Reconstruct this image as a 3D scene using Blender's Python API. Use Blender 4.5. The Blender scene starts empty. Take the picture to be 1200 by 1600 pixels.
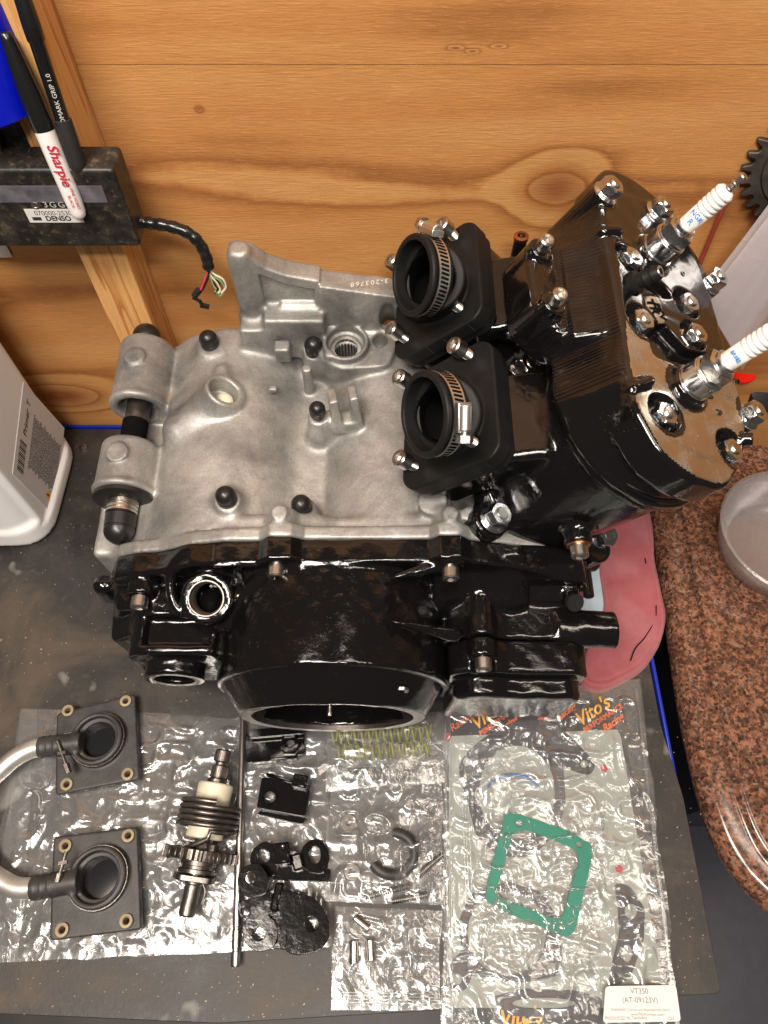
import bpy, bmesh, math, random
import numpy as np
from mathutils import Vector, Matrix
random.seed(7)
S = 0.01                       # everything below is written in centimetres; scaled to metres at the end
scene = bpy.context.scene
C = scene.collection
# ---------------------------------------------------------------- camera
CAMZ, FPX = 63.0, 1110.0
cam = bpy.data.cameras.new('camera'); camo = bpy.data.objects.new('camera', cam); C.objects.link(camo)
cam.sensor_fit = 'HORIZONTAL'; cam.sensor_width = 36.0; cam.lens = 36.0*FPX/1200.0
cam.clip_start = 0.01; cam.clip_end = 60
camo.location = (0, 0, CAMZ*S); camo.rotation_euler = (math.radians(30), 0, 0)
scene.camera = camo
# ---------------------------------------------------------------- world, lamps, exposure
world = bpy.data.worlds.new('World'); scene.world = world; world.use_nodes = True
wn = world.node_tree.nodes['Background']; wn.inputs[0].default_value = (0.95, 0.86, 0.78, 1); wn.inputs[1].default_value = 0.09
def area_light(name, loc, target, sx, sy, energy, col):
    l = bpy.data.lights.new(name, 'AREA'); l.shape = 'RECTANGLE'; l.size = sx*S; l.size_y = sy*S
    l.energy = energy; l.color = col
    o = bpy.data.objects.new(name, l); C.objects.link(o); o.location = Vector(loc)*S
    o.rotation_euler = (Vector(target)-Vector(loc)).to_track_quat('-Z', 'Y').to_euler()
    return o
area_light('overhead_light', (-40, -26, 165), (0, 25, 5), 66, 30, 38.0, (1.0, 0.89, 0.78))
area_light('overhead_light', (60, 0, 175), (0, 25, 5), 22, 90, 10.0, (1.0, 0.86, 0.72))  # no known lamp: added at right for crisp highlights on the bags
area_light('overhead_light', (5, -62, 150), (5, 10, 0), 40, 12, 18.0, (1.0, 0.95, 0.9))  # added frontal fill, strengthened to brighten the side of the bottle
scene.view_settings.view_transform = 'Standard'; scene.view_settings.look = 'None'
scene.view_settings.exposure = -0.28; scene.view_settings.gamma = 1.0
# ---------------------------------------------------------------- pixel -> point helpers (real planes)
_th = math.radians(60)
_fw = np.array([0, math.cos(_th), -math.sin(_th)]); _up = np.array([0, math.sin(_th), math.cos(_th)]); _rt = np.array([1., 0, 0])
_C = np.array([0, 0, CAMZ])
def _ray(px, py): return _fw + _rt*(px-600)/FPX + _up*(800-py)/FPX
def at(px, py, z=None, y=None, x=None):
    d = _ray(px, py); i, v = (2, z) if z is not None else (1, y) if y is not None else (0, x)
    return _C + (v-_C[i])/d[i]*d
_L = math.radians(5)
EO = np.array([0, 14, 0.]); EM = np.array([[1, 0, 0], [0, math.cos(_L), math.sin(_L)], [0, -math.sin(_L), math.cos(_L)]])   # rows: engine axes in world
_T = math.radians(28)
KO = np.array([18.4, 21.9, 28.2]); KM = np.array([[math.cos(_T), 0, -math.sin(_T)], [0, 1, 0], [math.sin(_T), 0, math.cos(_T)]])
def e2w(p): return np.asarray(p, float) @ EM + EO
def ev(d): return np.asarray(d, float) @ EM
def k2e(p): return np.asarray(p, float) @ KM + KO
def k2w(p): return e2w(k2e(p))
def kv(d): return ev(np.asarray(d, float) @ KM)
def plane_hit(px, py, o, n):
    d = _ray(px, py); o = np.asarray(o, float); n = np.asarray(n, float)
    return _C + ((o-_C) @ n)/(d @ n)*d
# ---------------------------------------------------------------- mesh builder
def unit(v):
    v = np.asarray(v, float); return v/np.linalg.norm(v)
def basis(z, x=None):
    z = unit(z)
    if x is None: x = (1, 0, 0) if abs(z[0]) < .8 else (0, 1, 0)
    x = np.asarray(x, float); x = unit(x - z*(x @ z)); y = np.cross(z, x)
    return np.array([x, y, z])
class G:
    def __init__(s): s.v = []; s.f = []
    def add(s, vs, fs):
        b = len(s.v); s.v += [tuple(map(float, p)) for p in vs]; s.f += [tuple(i+b for i in f) for f in fs]; return s
    def box(s, c, h, B=None):
        B = np.eye(3) if B is None else B; c = np.asarray(c, float)
        vs = [c + (np.array([i, j, k])*h) @ B for i in (-1, 1) for j in (-1, 1) for k in (-1, 1)]
        return s.add(vs, [(0,1,3,2), (4,6,7,5), (0,4,5,1), (2,3,7,6), (0,2,6,4), (1,5,7,3)])
    def lathe(s, prof, o, d, n=24, x=None, hexr=None, arc=None, caps=False):
        B = basis(d, x); o = np.asarray(o, float); vs = []; fs = []; full = arc is None
        m = n if full else n+1
        for k, (r, h) in enumerate(prof):
            for i in range(m):
                t = 2*math.pi*i/n if full else arc[0]+(arc[1]-arc[0])*i/n
                rr = r
                if hexr and k in hexr:
                    a = (t % (math.pi/3)) - math.pi/6; rr = r/math.cos(a)*hexr[k] + r*(1-hexr[k])
                vs.append(o + B[0]*rr*math.cos(t) + B[1]*rr*math.sin(t) + B[2]*h)
        for k in range(len(prof)-1):
            for i in range(m if full else m-1):
                j = (i+1) % m; a, b, c2, d2 = k*m+i, k*m+j, (k+1)*m+j, (k+1)*m+i
                fs.append((a, b, c2, d2))
        if full and caps:
            if prof[0][0] > 1e-6 and prof[0] != prof[-1]: fs.append(tuple(range(m-1, -1, -1)))
            if prof[-1][0] > 1e-6 and prof[0] != prof[-1]: fs.append(tuple((len(prof)-1)*m+i for i in range(m)))
        return s.add(vs, fs)
    def cyl(s, p0, p1, r, r1=None, n=24, bev=0.0):
        p0 = np.asarray(p0, float); p1 = np.asarray(p1, float); L = np.linalg.norm(p1-p0); r1 = r if r1 is None else r1
        pr = [(r, 0), (r1, L)] if bev <= 0 else [(r-bev, 0), (r, bev), (r1, L-bev), (r1-bev, L)]
        return s.lathe(pr, p0, p1-p0, n, caps=True)
    def tube(s, pts, r, n=10, cap=True):
        pts = [np.asarray(p, float) for p in pts]; m = len(pts); rs = r if hasattr(r, '__len__') else [r]*m
        T = [unit(pts[min(i+1, m-1)]-pts[max(i-1, 0)]) for i in range(m)]
        x = basis(T[0])[0]; vs = []; fs = []
        for i in range(m):
            x = unit(x - T[i]*(x @ T[i])); y = np.cross(T[i], x)
            for k in range(n):
                a = 2*math.pi*k/n; vs.append(pts[i]+(x*math.cos(a)+y*math.sin(a))*rs[i])
        for i in range(m-1):
            for k in range(n): fs.append((i*n+k, i*n+(k+1) % n, (i+1)*n+(k+1) % n, (i+1)*n+k))
        if cap: fs.append(tuple(range(n-1, -1, -1))); fs.append(tuple((m-1)*n+k for k in range(n)))
        return s.add(vs, fs)
    def prism(s, poly, o, B, h0, h1):      # poly in the B[0],B[1] plane, extruded along B[2]
        o = np.asarray(o, float); n = len(poly); B = np.asarray(B, float)
        vs = [o+B[0]*p[0]+B[1]*p[1]+B[2]*h for h in (h0, h1) for p in poly]
        fs = [tuple(range(n-1, -1, -1)), tuple(range(n, 2*n))] + [(i, (i+1) % n, n+(i+1) % n, n+i) for i in range(n)]
        return s.add(vs, fs)
    def sphere(s, c, r, n=16, sc=(1, 1, 1)):
        c = np.asarray(c, float); vs = []; fs = []; m = n//2
        for i in range(m+1):
            a = math.pi*i/m
            for k in range(n):
                b = 2*math.pi*k/n; vs.append(c+np.array([math.sin(a)*math.cos(b)*sc[0], math.sin(a)*math.sin(b)*sc[1], math.cos(a)*sc[2]])*r)
        for i in range(m):
            for k in range(n): fs.append((i*n+k, (i+1)*n+k, (i+1)*n+(k+1) % n, i*n+(k+1) % n))
        return s.add(vs, fs)
    def grid(s, P):                         # P: (n,m,3)
        n, m = P.shape[:2]
        return s.add(P.reshape(-1, 3), [(i*m+j, (i+1)*m+j, (i+1)*m+j+1, i*m+j+1) for i in range(n-1) for j in range(m-1)])
def bez(pts, n=12):                         # Catmull-Rom through points
    P = [np.asarray(p, float) for p in pts]; P = [2*P[0]-P[1]] + P + [2*P[-1]-P[-2]]; out = []
    for i in range(1, len(P)-2):
        for k in range(n):
            t = k/n; a, b, c, d = P[i-1:i+3]
            out.append(.5*(2*b+(c-a)*t+(2*a-5*b+4*c-d)*t*t+(3*b-a-3*c+d)*t**3))
    out.append(P[-2]); return out
# ---------------------------------------------------------------- object helpers
def origin_of(o):
    p = np.zeros(3)
    while o is not None: p = p + np.array(o.location); o = o.parent
    return p
def thing(name, label, cat, loc, group=None):
    o = bpy.data.objects.new(name, None); C.objects.link(o); o.location = [float(a) for a in loc]
    o.empty_display_size = .02
    o['label'] = label; o['category'] = cat
    if group: o['group'] = group
    return o
def to_mesh(name, v, f, org, ang=35, smooth=True, clean=True):
    me = bpy.data.meshes.new(name)
    v = np.asarray(v, float)-org
    if isinstance(f, np.ndarray):
        me.vertices.add(len(v)); me.vertices.foreach_set('co', v.astype(np.float32).ravel())
        me.loops.add(f.size); me.loops.foreach_set('vertex_index', f.astype(np.int32).ravel())
        me.polygons.add(len(f)); me.polygons.foreach_set('loop_start', np.arange(0, f.size, 4, dtype=np.int32))
        me.polygons.foreach_set('loop_total', np.full(len(f), 4, dtype=np.int32))
        me.update(calc_edges=True); me.validate()
    else:
        me.from_pydata([tuple(p) for p in v], [], f)
        if clean:
            bm = bmesh.new(); bm.from_mesh(me); bmesh.ops.remove_doubles(bm, verts=bm.verts, dist=1e-4)
            bmesh.ops.recalc_face_normals(bm, faces=bm.faces); bm.to_mesh(me); bm.free()
    if smooth:
        me.shade_smooth()
        if ang: me.set_sharp_from_angle(angle=math.radians(ang))
    return me
def part(name, g, mat, parent=None, ang=35, bevel=0, seg=2, smooth=True, kind=None, label=None, clean=True):
    vf = (g.v, g.f) if isinstance(g, G) else g
    org = origin_of(parent) if parent is not None else None
    if org is None:
        a = np.asarray(vf[0], float); org = np.array([(a[:, 0].min()+a[:, 0].max())/2, (a[:, 1].min()+a[:, 1].max())/2, a[:, 2].min()])
    me = to_mesh(name, vf[0], vf[1], org, ang, smooth, clean)
    if mat: me.materials.append(mat)
    o = bpy.data.objects.new(name, me); C.objects.link(o)
    if parent is not None: o.parent = parent
    else: o.location = [float(a) for a in org]
    if bevel:
        m = o.modifiers.new('bevel', 'BEVEL'); m.width = bevel; m.segments = seg; m.limit_method = 'ANGLE'; m.angle_limit = math.radians(40); m.harden_normals = False
    if kind: o['kind'] = kind
    if label: o['label'] = label
    return o
def tag(o, label, cat, group=None, kind=None):
    o['label'] = label
    if cat: o['category'] = cat
    if group: o['group'] = group
    if kind: o['kind'] = kind
    return o
def place(me_obj_name, me, parent, loc, B=None, bevel=0):
    """an instance of a shared mesh at world loc with axes B (rows)"""
    o = bpy.data.objects.new(me_obj_name, me); C.objects.link(o)
    if parent is not None: o.parent = parent
    org = origin_of(parent) if parent is not None else np.zeros(3)
    M = Matrix.Identity(4)
    B = np.eye(3) if B is None else B
    for i in range(3):
        for j in range(3): M[i][j] = float(B[j][i])
    o.location = [float(a) for a in (np.asarray(loc, float)-org)]; o.rotation_mode = 'XYZ'; o.rotation_euler = M.to_3x3().to_euler()
    if bevel:
        m = o.modifiers.new('bevel', 'BEVEL'); m.width = bevel; m.segments = 2; m.limit_method = 'ANGLE'
    return o
def text(name, body, size, loc, B, mat, parent, ext=0.0, align='CENTER', shear=0, spacing=1.0, sx=1.0, bold=0.0):
    cu = bpy.data.curves.new(name, 'FONT'); cu.body = body; cu.size = size; cu.extrude = ext; cu.align_x = align; cu.align_y = 'CENTER'
    cu.shear = shear; cu.space_character = spacing; cu.resolution_u = 3; cu.offset = bold
    t = bpy.data.objects.new('tmp', cu); C.objects.link(t)
    dg = bpy.context.evaluated_depsgraph_get(); me = bpy.data.meshes.new_from_object(t.evaluated_get(dg))
    bpy.data.objects.remove(t); me.name = name
    if sx != 1.0:
        for v in me.vertices: v.co.x *= sx
    me.materials.clear(); me.materials.append(mat)
    return place(name, me, parent, loc, B)
def plate(name, outline, holes, th, mat, parent, loc, B, bevel=0.0, label=None):
    cu = bpy.data.curves.new(name, 'CURVE'); cu.dimensions = '2D'; cu.fill_mode = 'BOTH'; cu.extrude = th/2; cu.bevel_depth = bevel
    for poly in [outline]+list(holes):
        sp = cu.splines.new('POLY'); sp.points.add(len(poly)-1)
        for i, p in enumerate(poly): sp.points[i].co = (float(p[0]), float(p[1]), 0, 1)
        sp.use_cyclic_u = True
    t = bpy.data.objects.new('tmp', cu); C.objects.link(t)
    dg = bpy.context.evaluated_depsgraph_get(); me = bpy.data.meshes.new_from_object(t.evaluated_get(dg))
    bpy.data.objects.remove(t); me.name = name; me.materials.clear(); me.materials.append(mat)
    me.shade_smooth(); me.set_sharp_from_angle(angle=math.radians(35))
    o = place(name, me, parent, loc, B)
    if label: o['label'] = label
    return o
def circ(cx, cy, r, n=20, ry=None): return [(cx+r*math.cos(2*math.pi*i/n), cy+(ry or r)*math.sin(2*math.pi*i/n)) for i in range(n)]
def rpoly(pts, r, n=5):                       # rounded polygon
    out = []; m = len(pts)
    for i in range(m):
        p0, p, p1 = (np.array(pts[j], float) for j in ((i-1) % m, i, (i+1) % m))
        a = unit(p0-p); b = unit(p1-p); rr = min(r, .45*np.linalg.norm(p0-p), .45*np.linalg.norm(p1-p))
        A = p+a*rr; Bq = p+b*rr
        for k in range(n+1):
            t = k/n; out.append(tuple((1-t)**2*A+2*t*(1-t)*p+t*t*Bq))
    return out
# ---------------------------------------------------------------- numpy value noise
def vnoise(x, y, seed=0):
    xi = np.floor(x).astype(np.int64); yi = np.floor(y).astype(np.int64); fx = x-xi; fy = y-yi
    fx = fx*fx*(3-2*fx); fy = fy*fy*(3-2*fy)
    def h(a, b):
        n = (a*374761393 + b*668265263 + seed*1442695041) & 0x7fffffff
        n = ((n ^ (n >> 13))*1274126177) & 0x7fffffff
        return ((n ^ (n >> 16)) & 0xffff)/65535.0
    return (h(xi, yi)*(1-fx)+h(xi+1, yi)*fx)*(1-fy)+(h(xi, yi+1)*(1-fx)+h(xi+1, yi+1)*fx)*fy
# ---------------------------------------------------------------- signed distance volumes -> cast shapes
class Vol:
    def __init__(s, lo, hi, h):
        s.lo = np.array(lo, float); s.h = h; n = np.ceil((np.array(hi)-s.lo)/h).astype(int)+1
        s.f = np.full(n, 9.0, np.float32); s.ax = [(s.lo[i]+np.arange(n[i])*h).astype(np.float32) for i in range(3)]
    def _sl(s, lo, hi, pad):
        out = []
        for i in range(3):
            a = int(max(0, math.floor((lo[i]-pad-s.lo[i])/s.h))); b = int(min(len(s.ax[i]), math.ceil((hi[i]+pad-s.lo[i])/s.h)+1))
            if b <= a: return None
            out.append(slice(a, b))
        return tuple(out)
    def _xyz(s, sl): return s.ax[0][sl[0]][:, None, None], s.ax[1][sl[1]][None, :, None], s.ax[2][sl[2]][None, None, :]
    def add(s, prim, k=0.2):
        fn, lo, hi = prim; sl = s._sl(lo, hi, k+3*s.h)
        if sl is None: return s
        d = fn(*s._xyz(sl)); a = s.f[sl]
        if k > 0: hh = np.maximum(k-np.abs(a-d), 0)/k; s.f[sl] = np.minimum(a, d)-hh*hh*k*.25
        else: s.f[sl] = np.minimum(a, d)
        return s
    def cut(s, prim, k=0.1):
        fn, lo, hi = prim; sl = s._sl(lo, hi, k+3*s.h)
        if sl is None: return s
        d = -fn(*s._xyz(sl)); a = s.f[sl]
        if k > 0: hh = np.maximum(k-np.abs(a-d), 0)/k; s.f[sl] = np.maximum(a, d)+hh*hh*k*.25
        else: s.f[sl] = np.maximum(a, d)
        return s
    def disp(s, fn, lo, hi):
        sl = s._sl(lo, hi, 0); s.f[sl] += fn(*s._xyz(sl)).astype(np.float32); return s
    def mesh(s):
        f = s.f; f[0] = f[-1] = 9; f[:, 0] = 9; f[:, -1] = 9; f[:, :, 0] = 9; f[:, :, -1] = 9
        ins = f < 0; n = np.array(f.shape)-1; cnt = np.zeros(n, np.int8)
        for i in (0, 1):
            for j in (0, 1):
                for k in (0, 1): cnt += ins[i:n[0]+i, j:n[1]+j, k:n[2]+k]
        act = (cnt > 0) & (cnt < 8); idx = np.argwhere(act)
        acc = np.zeros((len(idx), 3)); c = np.zeros(len(idx))
        cor = [(i, j, k) for i in (0, 1) for j in (0, 1) for k in (0, 1)]
        val = {q: f[idx[:, 0]+q[0], idx[:, 1]+q[1], idx[:, 2]+q[2]] for q in cor}
        for q in cor:
            for a in range(3):
                if q[a] == 0:
                    q2 = list(q); q2[a] = 1; q2 = tuple(q2); fa, fb = val[q], val[q2]; m = (fa < 0) != (fb < 0)
                    t = np.where(m, fa/np.where(fa == fb, 1, fa-fb), 0)
                    p = np.zeros((len(idx), 3)); p[:] = q; p[:, a] = t; acc[m] += p[m]; c += m
        V = s.lo+(idx+acc/c[:, None])*s.h
        idm = np.full(n, -1, np.int32); idm[tuple(idx.T)] = np.arange(len(idx)); F = []
        for a in range(3):
            b, d = (a+1) % 3, (a+2) % 3
            A = [slice(None)]*3; Bs = [slice(None)]*3; A[a] = slice(0, -1); Bs[a] = slice(1, None)
            m = ins[tuple(A)] != ins[tuple(Bs)]; e = np.argwhere(m)
            ok = (e[:, b] > 0) & (e[:, d] > 0) & (e[:, b] < n[b]) & (e[:, d] < n[d]); e = e[ok]
            def g(ob, od):
                q = e.copy(); q[:, b] += ob; q[:, d] += od; return idm[tuple(q.T)]
            Q = np.stack([g(-1, -1), g(0, -1), g(0, 0), g(-1, 0)], 1); inside = ins[tuple(e.T)]
            Q[~inside] = Q[~inside][:, ::-1]; F.append(Q)
        F = np.concatenate(F); F = F[(F >= 0).all(1)]
        return V, F
def _bb(*ps, r=0): a = np.array(ps, float); return a.min(0)-r, a.max(0)+r
def p_box(c, h, r=.1, B=None):
    c = np.array(c, np.float32); h = np.array(h, np.float32)
    def fn(X, Y, Z):
        x, y, z = X-c[0], Y-c[1], Z-c[2]
        if B is not None: x, y, z = (B[i][0]*x+B[i][1]*y+B[i][2]*z for i in range(3))
        qx, qy, qz = np.abs(x)-h[0]+r, np.abs(y)-h[1]+r, np.abs(z)-h[2]+r
        return np.sqrt(np.maximum(qx, 0)**2+np.maximum(qy, 0)**2+np.maximum(qz, 0)**2)+np.minimum(np.maximum(np.maximum(qx, qy), qz), 0)-r
    e = h if B is None else np.abs(np.array(B)).T @ h
    return fn, c-e, c+e
def p_cyl(p0, p1, r0, r1=None, rd=.08):
    p0 = np.array(p0, np.float32); p1 = np.array(p1, np.float32); L = float(np.linalg.norm(p1-p0)); d = (p1-p0)/L; r1 = r0 if r1 is None else r1
    sl = (r1-r0)/L; cs = 1/math.sqrt(1+sl*sl)
    def fn(X, Y, Z):
        x, y, z = X-p0[0], Y-p0[1], Z-p0[2]; h = x*d[0]+y*d[1]+z*d[2]
        q = np.sqrt(np.maximum(x*x+y*y+z*z-h*h, 0)); a = (q-(r0+sl*h))*cs+rd; b = np.abs(h-L/2)-L/2+rd
        return np.sqrt(np.maximum(a, 0)**2+np.maximum(b, 0)**2)+np.minimum(np.maximum(a, b), 0)-rd
    lo, hi = _bb(p0, p1, r=max(r0, r1)); return fn, lo, hi
def p_cap(p0, p1, r0, r1=None):
    p0 = np.array(p0, np.float32); p1 = np.array(p1, np.float32); L2 = float(((p1-p0)**2).sum()); d = p1-p0; r1 = r0 if r1 is None else r1
    def fn(X, Y, Z):
        x, y, z = X-p0[0], Y-p0[1], Z-p0[2]; t = np.clip((x*d[0]+y*d[1]+z*d[2])/L2, 0, 1)
        return np.sqrt((x-t*d[0])**2+(y-t*d[1])**2+(z-t*d[2])**2)-(r0+(r1-r0)*t)
    lo, hi = _bb(p0, p1, r=max(r0, r1)); return fn, lo, hi
def p_poly(poly, axes, h0, h1, r=.1):       # polygon in plane axes (i,j), extruded along the third
    P = np.array(poly, np.float32); i, j = axes; k = 3-i-j; n = len(P); mid, half = (h0+h1)/2, (h1-h0)/2
    def fn(*XYZ):
        u, v, w = XYZ[i], XYZ[j], XYZ[k]; d = None; sgn = None
        for a in range(n):
            p, q = P[a], P[(a+1) % n]; ex, ey = q-p; wx, wy = u-p[0], v-p[1]
            t = np.clip((wx*ex+wy*ey)/(ex*ex+ey*ey+1e-9), 0, 1); dd = (wx-ex*t)**2+(wy-ey*t)**2
            d = dd if d is None else np.minimum(d, dd)
            c1, c2, c3 = v >= p[1], v < q[1], ex*wy > ey*wx
            fl = (c1 & c2 & c3) | (~c1 & ~c2 & ~c3); fl = np.where(fl, -1.0, 1.0); sgn = fl if sgn is None else sgn*fl
        d2 = (np.sqrt(d)*sgn).astype(np.float32)+r; b = np.abs(w-mid)-half+r
        return np.sqrt(np.maximum(d2, 0)**2+np.maximum(b, 0)**2)+np.minimum(np.maximum(d2, b), 0)-r
    lo = np.zeros(3); hi = np.zeros(3); lo[i], hi[i] = P[:, 0].min(), P[:, 0].max(); lo[j], hi[j] = P[:, 1].min(), P[:, 1].max(); lo[k], hi[k] = h0, h1
    return fn, lo, hi
def p_tor(c, d, R, r):
    c = np.array(c, np.float32); d = unit(d)
    def fn(X, Y, Z):
        x, y, z = X-c[0], Y-c[1], Z-c[2]; h = x*d[0]+y*d[1]+z*d[2]; q = np.sqrt(np.maximum(x*x+y*y+z*z-h*h, 0))-R
        return np.sqrt(q*q+h*h)-r
    lo, hi = _bb(c, r=R+r); return fn, lo, hi

def p_ocone(c0, r0, c1, r1, axis_z0, axis_z1, rd=.2):   # upright oblique cone, centres (x,y)
    def fn(X, Y, Z):
        t = np.clip((Z-axis_z0)/(axis_z1-axis_z0), 0, 1); cx = c0[0]+(c1[0]-c0[0])*t; cy = c0[1]+(c1[1]-c0[1])*t; r = r0+(r1-r0)*t
        a = (np.sqrt((X-cx)**2+(Y-cy)**2)-r)*.88+rd; m = (axis_z0+axis_z1)/2; b = np.abs(Z-m)-(axis_z1-axis_z0)/2+rd
        return np.sqrt(np.maximum(a, 0)**2+np.maximum(b, 0)**2)+np.minimum(np.maximum(a, b), 0)-rd
    R = max(r0, r1); lo = np.array([min(c0[0], c1[0])-R, min(c0[1], c1[1])-R, axis_z0]); hi = np.array([max(c0[0], c1[0])+R, max(c0[1], c1[1])+R, axis_z1]); return fn, lo, hi
# ================================================================ materials
def lin(*c): return tuple(((x/255)/12.92 if x <= 10 else (((x/255)+.055)/1.055)**2.4) for x in c)+(1,)
class N:
    def __init__(s, name):
        s.m = bpy.data.materials.new(name); s.m.use_nodes = True; s.t = s.m.node_tree; s.b = s.t.nodes['Principled BSDF']; s.out = s.t.nodes['Material Output']
        tc = s.t.nodes.new('ShaderNodeTexCoord'); sc = s.t.nodes.new('ShaderNodeVectorMath'); sc.operation = 'SCALE'; sc.inputs[3].default_value = 100.0
        s.t.links.new(tc.outputs['Object'], sc.inputs[0]); s.co = sc.outputs[0]; s.tc = tc
    def link(s, a, b): s.t.links.new(a, b)
    def set(s, **k):
        nm = dict(base='Base Color', rough='Roughness', metal='Metallic', coat='Coat Weight', coatr='Coat Roughness', ior='IOR', spec='Specular IOR Level', trans='Transmission Weight', alpha='Alpha', sheen='Sheen Weight', sss='Subsurface Weight')
        for a, v in k.items(): 
            i = s.b.inputs[nm[a]]
            if hasattr(v, 'is_output') or isinstance(v, bpy.types.NodeSocket): s.link(v, i)
            else: i.default_value = v
        return s
    def map(s, scale=(1, 1, 1), loc=(0, 0, 0), rot=(0, 0, 0)):
        n = s.t.nodes.new('ShaderNodeMapping'); n.inputs['Scale'].default_value = scale; n.inputs['Location'].default_value = loc; n.inputs['Rotation'].default_value = rot
        s.link(s.co, n.inputs[0]); return n.outputs[0]
    def noise(s, scale, detail=3, rough=.55, vec=None, dist=0):
        n = s.t.nodes.new('ShaderNodeTexNoise'); n.inputs['Scale'].default_value = scale; n.inputs['Detail'].default_value = detail; n.inputs['Roughness'].default_value = rough; n.inputs['Distortion'].default_value = dist
        s.link(vec if vec is not None else s.co, n.inputs['Vector']); return n.outputs['Fac']
    def vor(s, scale, vec=None, feat='F1', out='Distance'):
        n = s.t.nodes.new('ShaderNodeTexVoronoi'); n.feature = feat; n.inputs['Scale'].default_value = scale
        s.link(vec if vec is not None else s.co, n.inputs['Vector']); return n.outputs[out]
    def ramp(s, fac, stops, interp='LINEAR'):
        n = s.t.nodes.new('ShaderNodeValToRGB'); n.color_ramp.interpolation = interp; e = n.color_ramp.elements
        while len(e) < len(stops): e.new(.5)
        for i, (p, c) in enumerate(stops): e[i].position = p; e[i].color = c if hasattr(c, '__len__') else (c, c, c, 1)
        s.link(fac, n.inputs[0]); return n.outputs[0]
    def mix(s, fac, a, b, mode='MIX'):
        n = s.t.nodes.new('ShaderNodeMix'); n.data_type = 'RGBA'; n.blend_type = mode
        for sock, v in ((n.inputs[0], fac), (n.inputs[6], a), (n.inputs[7], b)):
            if isinstance(v, bpy.types.NodeSocket): s.link(v, sock)
            else: sock.default_value = v
        return n.outputs[2]
    def math(s, op, a, b=0.0, c=None):
        n = s.t.nodes.new('ShaderNodeMath'); n.operation = op
        for k, v in enumerate((a, b) if c is None else (a, b, c)):
            if isinstance(v, bpy.types.NodeSocket): s.link(v, n.inputs[k])
            else: n.inputs[k].default_value = v
        return n.outputs[0]
    def bump(s, h, strength=.3, dist=.0005, into=True):
        n = s.t.nodes.new('ShaderNodeBump'); n.inputs['Strength'].default_value = strength; n.inputs['Distance'].default_value = dist
        s.link(h, n.inputs['Height'])
        if into: s.link(n.outputs[0], s.b.inputs['Normal'])
        return n.outputs[0]
    def sep(s, v=None):
        n = s.t.nodes.new('ShaderNodeSeparateXYZ'); s.link(v if v is not None else s.co, n.inputs[0]); return n.outputs
def simple(name, base, rough=.5, metal=0, bscale=0, bstr=.2, bdist=.0003, var=.0, **k):
    n = N(name); n.set(rough=rough, metal=metal, **k)
    if var: 
        f = n.noise(.8, 5); c1 = tuple(x*(1-var) for x in base[:3])+(1,); c2 = tuple(min(1, x*(1+var)) for x in base[:3])+(1,)
        n.set(base=n.ramp(f, [(.3, c1), (.7, c2)]))
    else: n.set(base=base)
    if bscale: n.bump(n.noise(bscale, 3), bstr, bdist)
    return n.m
def mat_cast():
    n = N('cast_aluminium'); f = n.noise(.22, 6, .65, dist=.4); g = n.noise(6, 4, .7); st = n.noise(.35, 4, .6)
    c = n.ramp(f, [(.28, lin(112, 110, 108)), (.5, lin(158, 156, 152)), (.75, lin(200, 197, 191))])
    c = n.mix(n.ramp(g, [(.36, .28), (.58, 0.0)]), c, lin(96, 90, 84))
    c = n.mix(n.ramp(st, [(.62, 0.0), (.74, .5)]), c, lin(166, 146, 104))
    sp = n.ramp(n.vor(1.3), [(.0, .55), (.07, 0.0)])
    c = n.mix(sp, c, lin(70, 64, 58))
    n.set(base=c, metal=.62, rough=n.ramp(f, [(.3, .56), (.7, .42)]))
    h = n.math('ADD', n.math('MULTIPLY', n.noise(14, 3, .7), .7), n.math('MULTIPLY', n.noise(2.2, 3), 1.0))
    n.bump(h, .5, .0005); return n.m
def mat_gloss(name='gloss_black_paint', peel=1.0, dust=True):
    n = N(name); n.set(base=(.0045, .004, .0042, 1), rough=.11, spec=.5, coat=.25, coatr=.04)
    h = n.math('ADD', n.math('MULTIPLY', n.noise(1.6, 2, .5), 1.0), n.math('MULTIPLY', n.noise(9, 2, .6), .16))
    msk = n.ramp(n.noise(.28, 2), [(.50, 0.0), (.62, 1.0)])
    grit = n.math('MULTIPLY', n.math('MULTIPLY', n.noise(26, 1, .5), msk), .22)
    n.bump(n.math('ADD', h, grit), .55*peel, .0006)
    if dust:
        v = n.vor(5.5); d = n.ramp(v, [(.045, 1.0), (.07, 0.0)])
        m2 = n.ramp(n.noise(.45, 2), [(.56, 0.0), (.64, 1.0)])
        k = n.math('MULTIPLY', d, m2)
        n.set(base=n.mix(k, (.0045, .004, .0042, 1), (.55, .5, .45, 1)))
    return n.m
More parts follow.
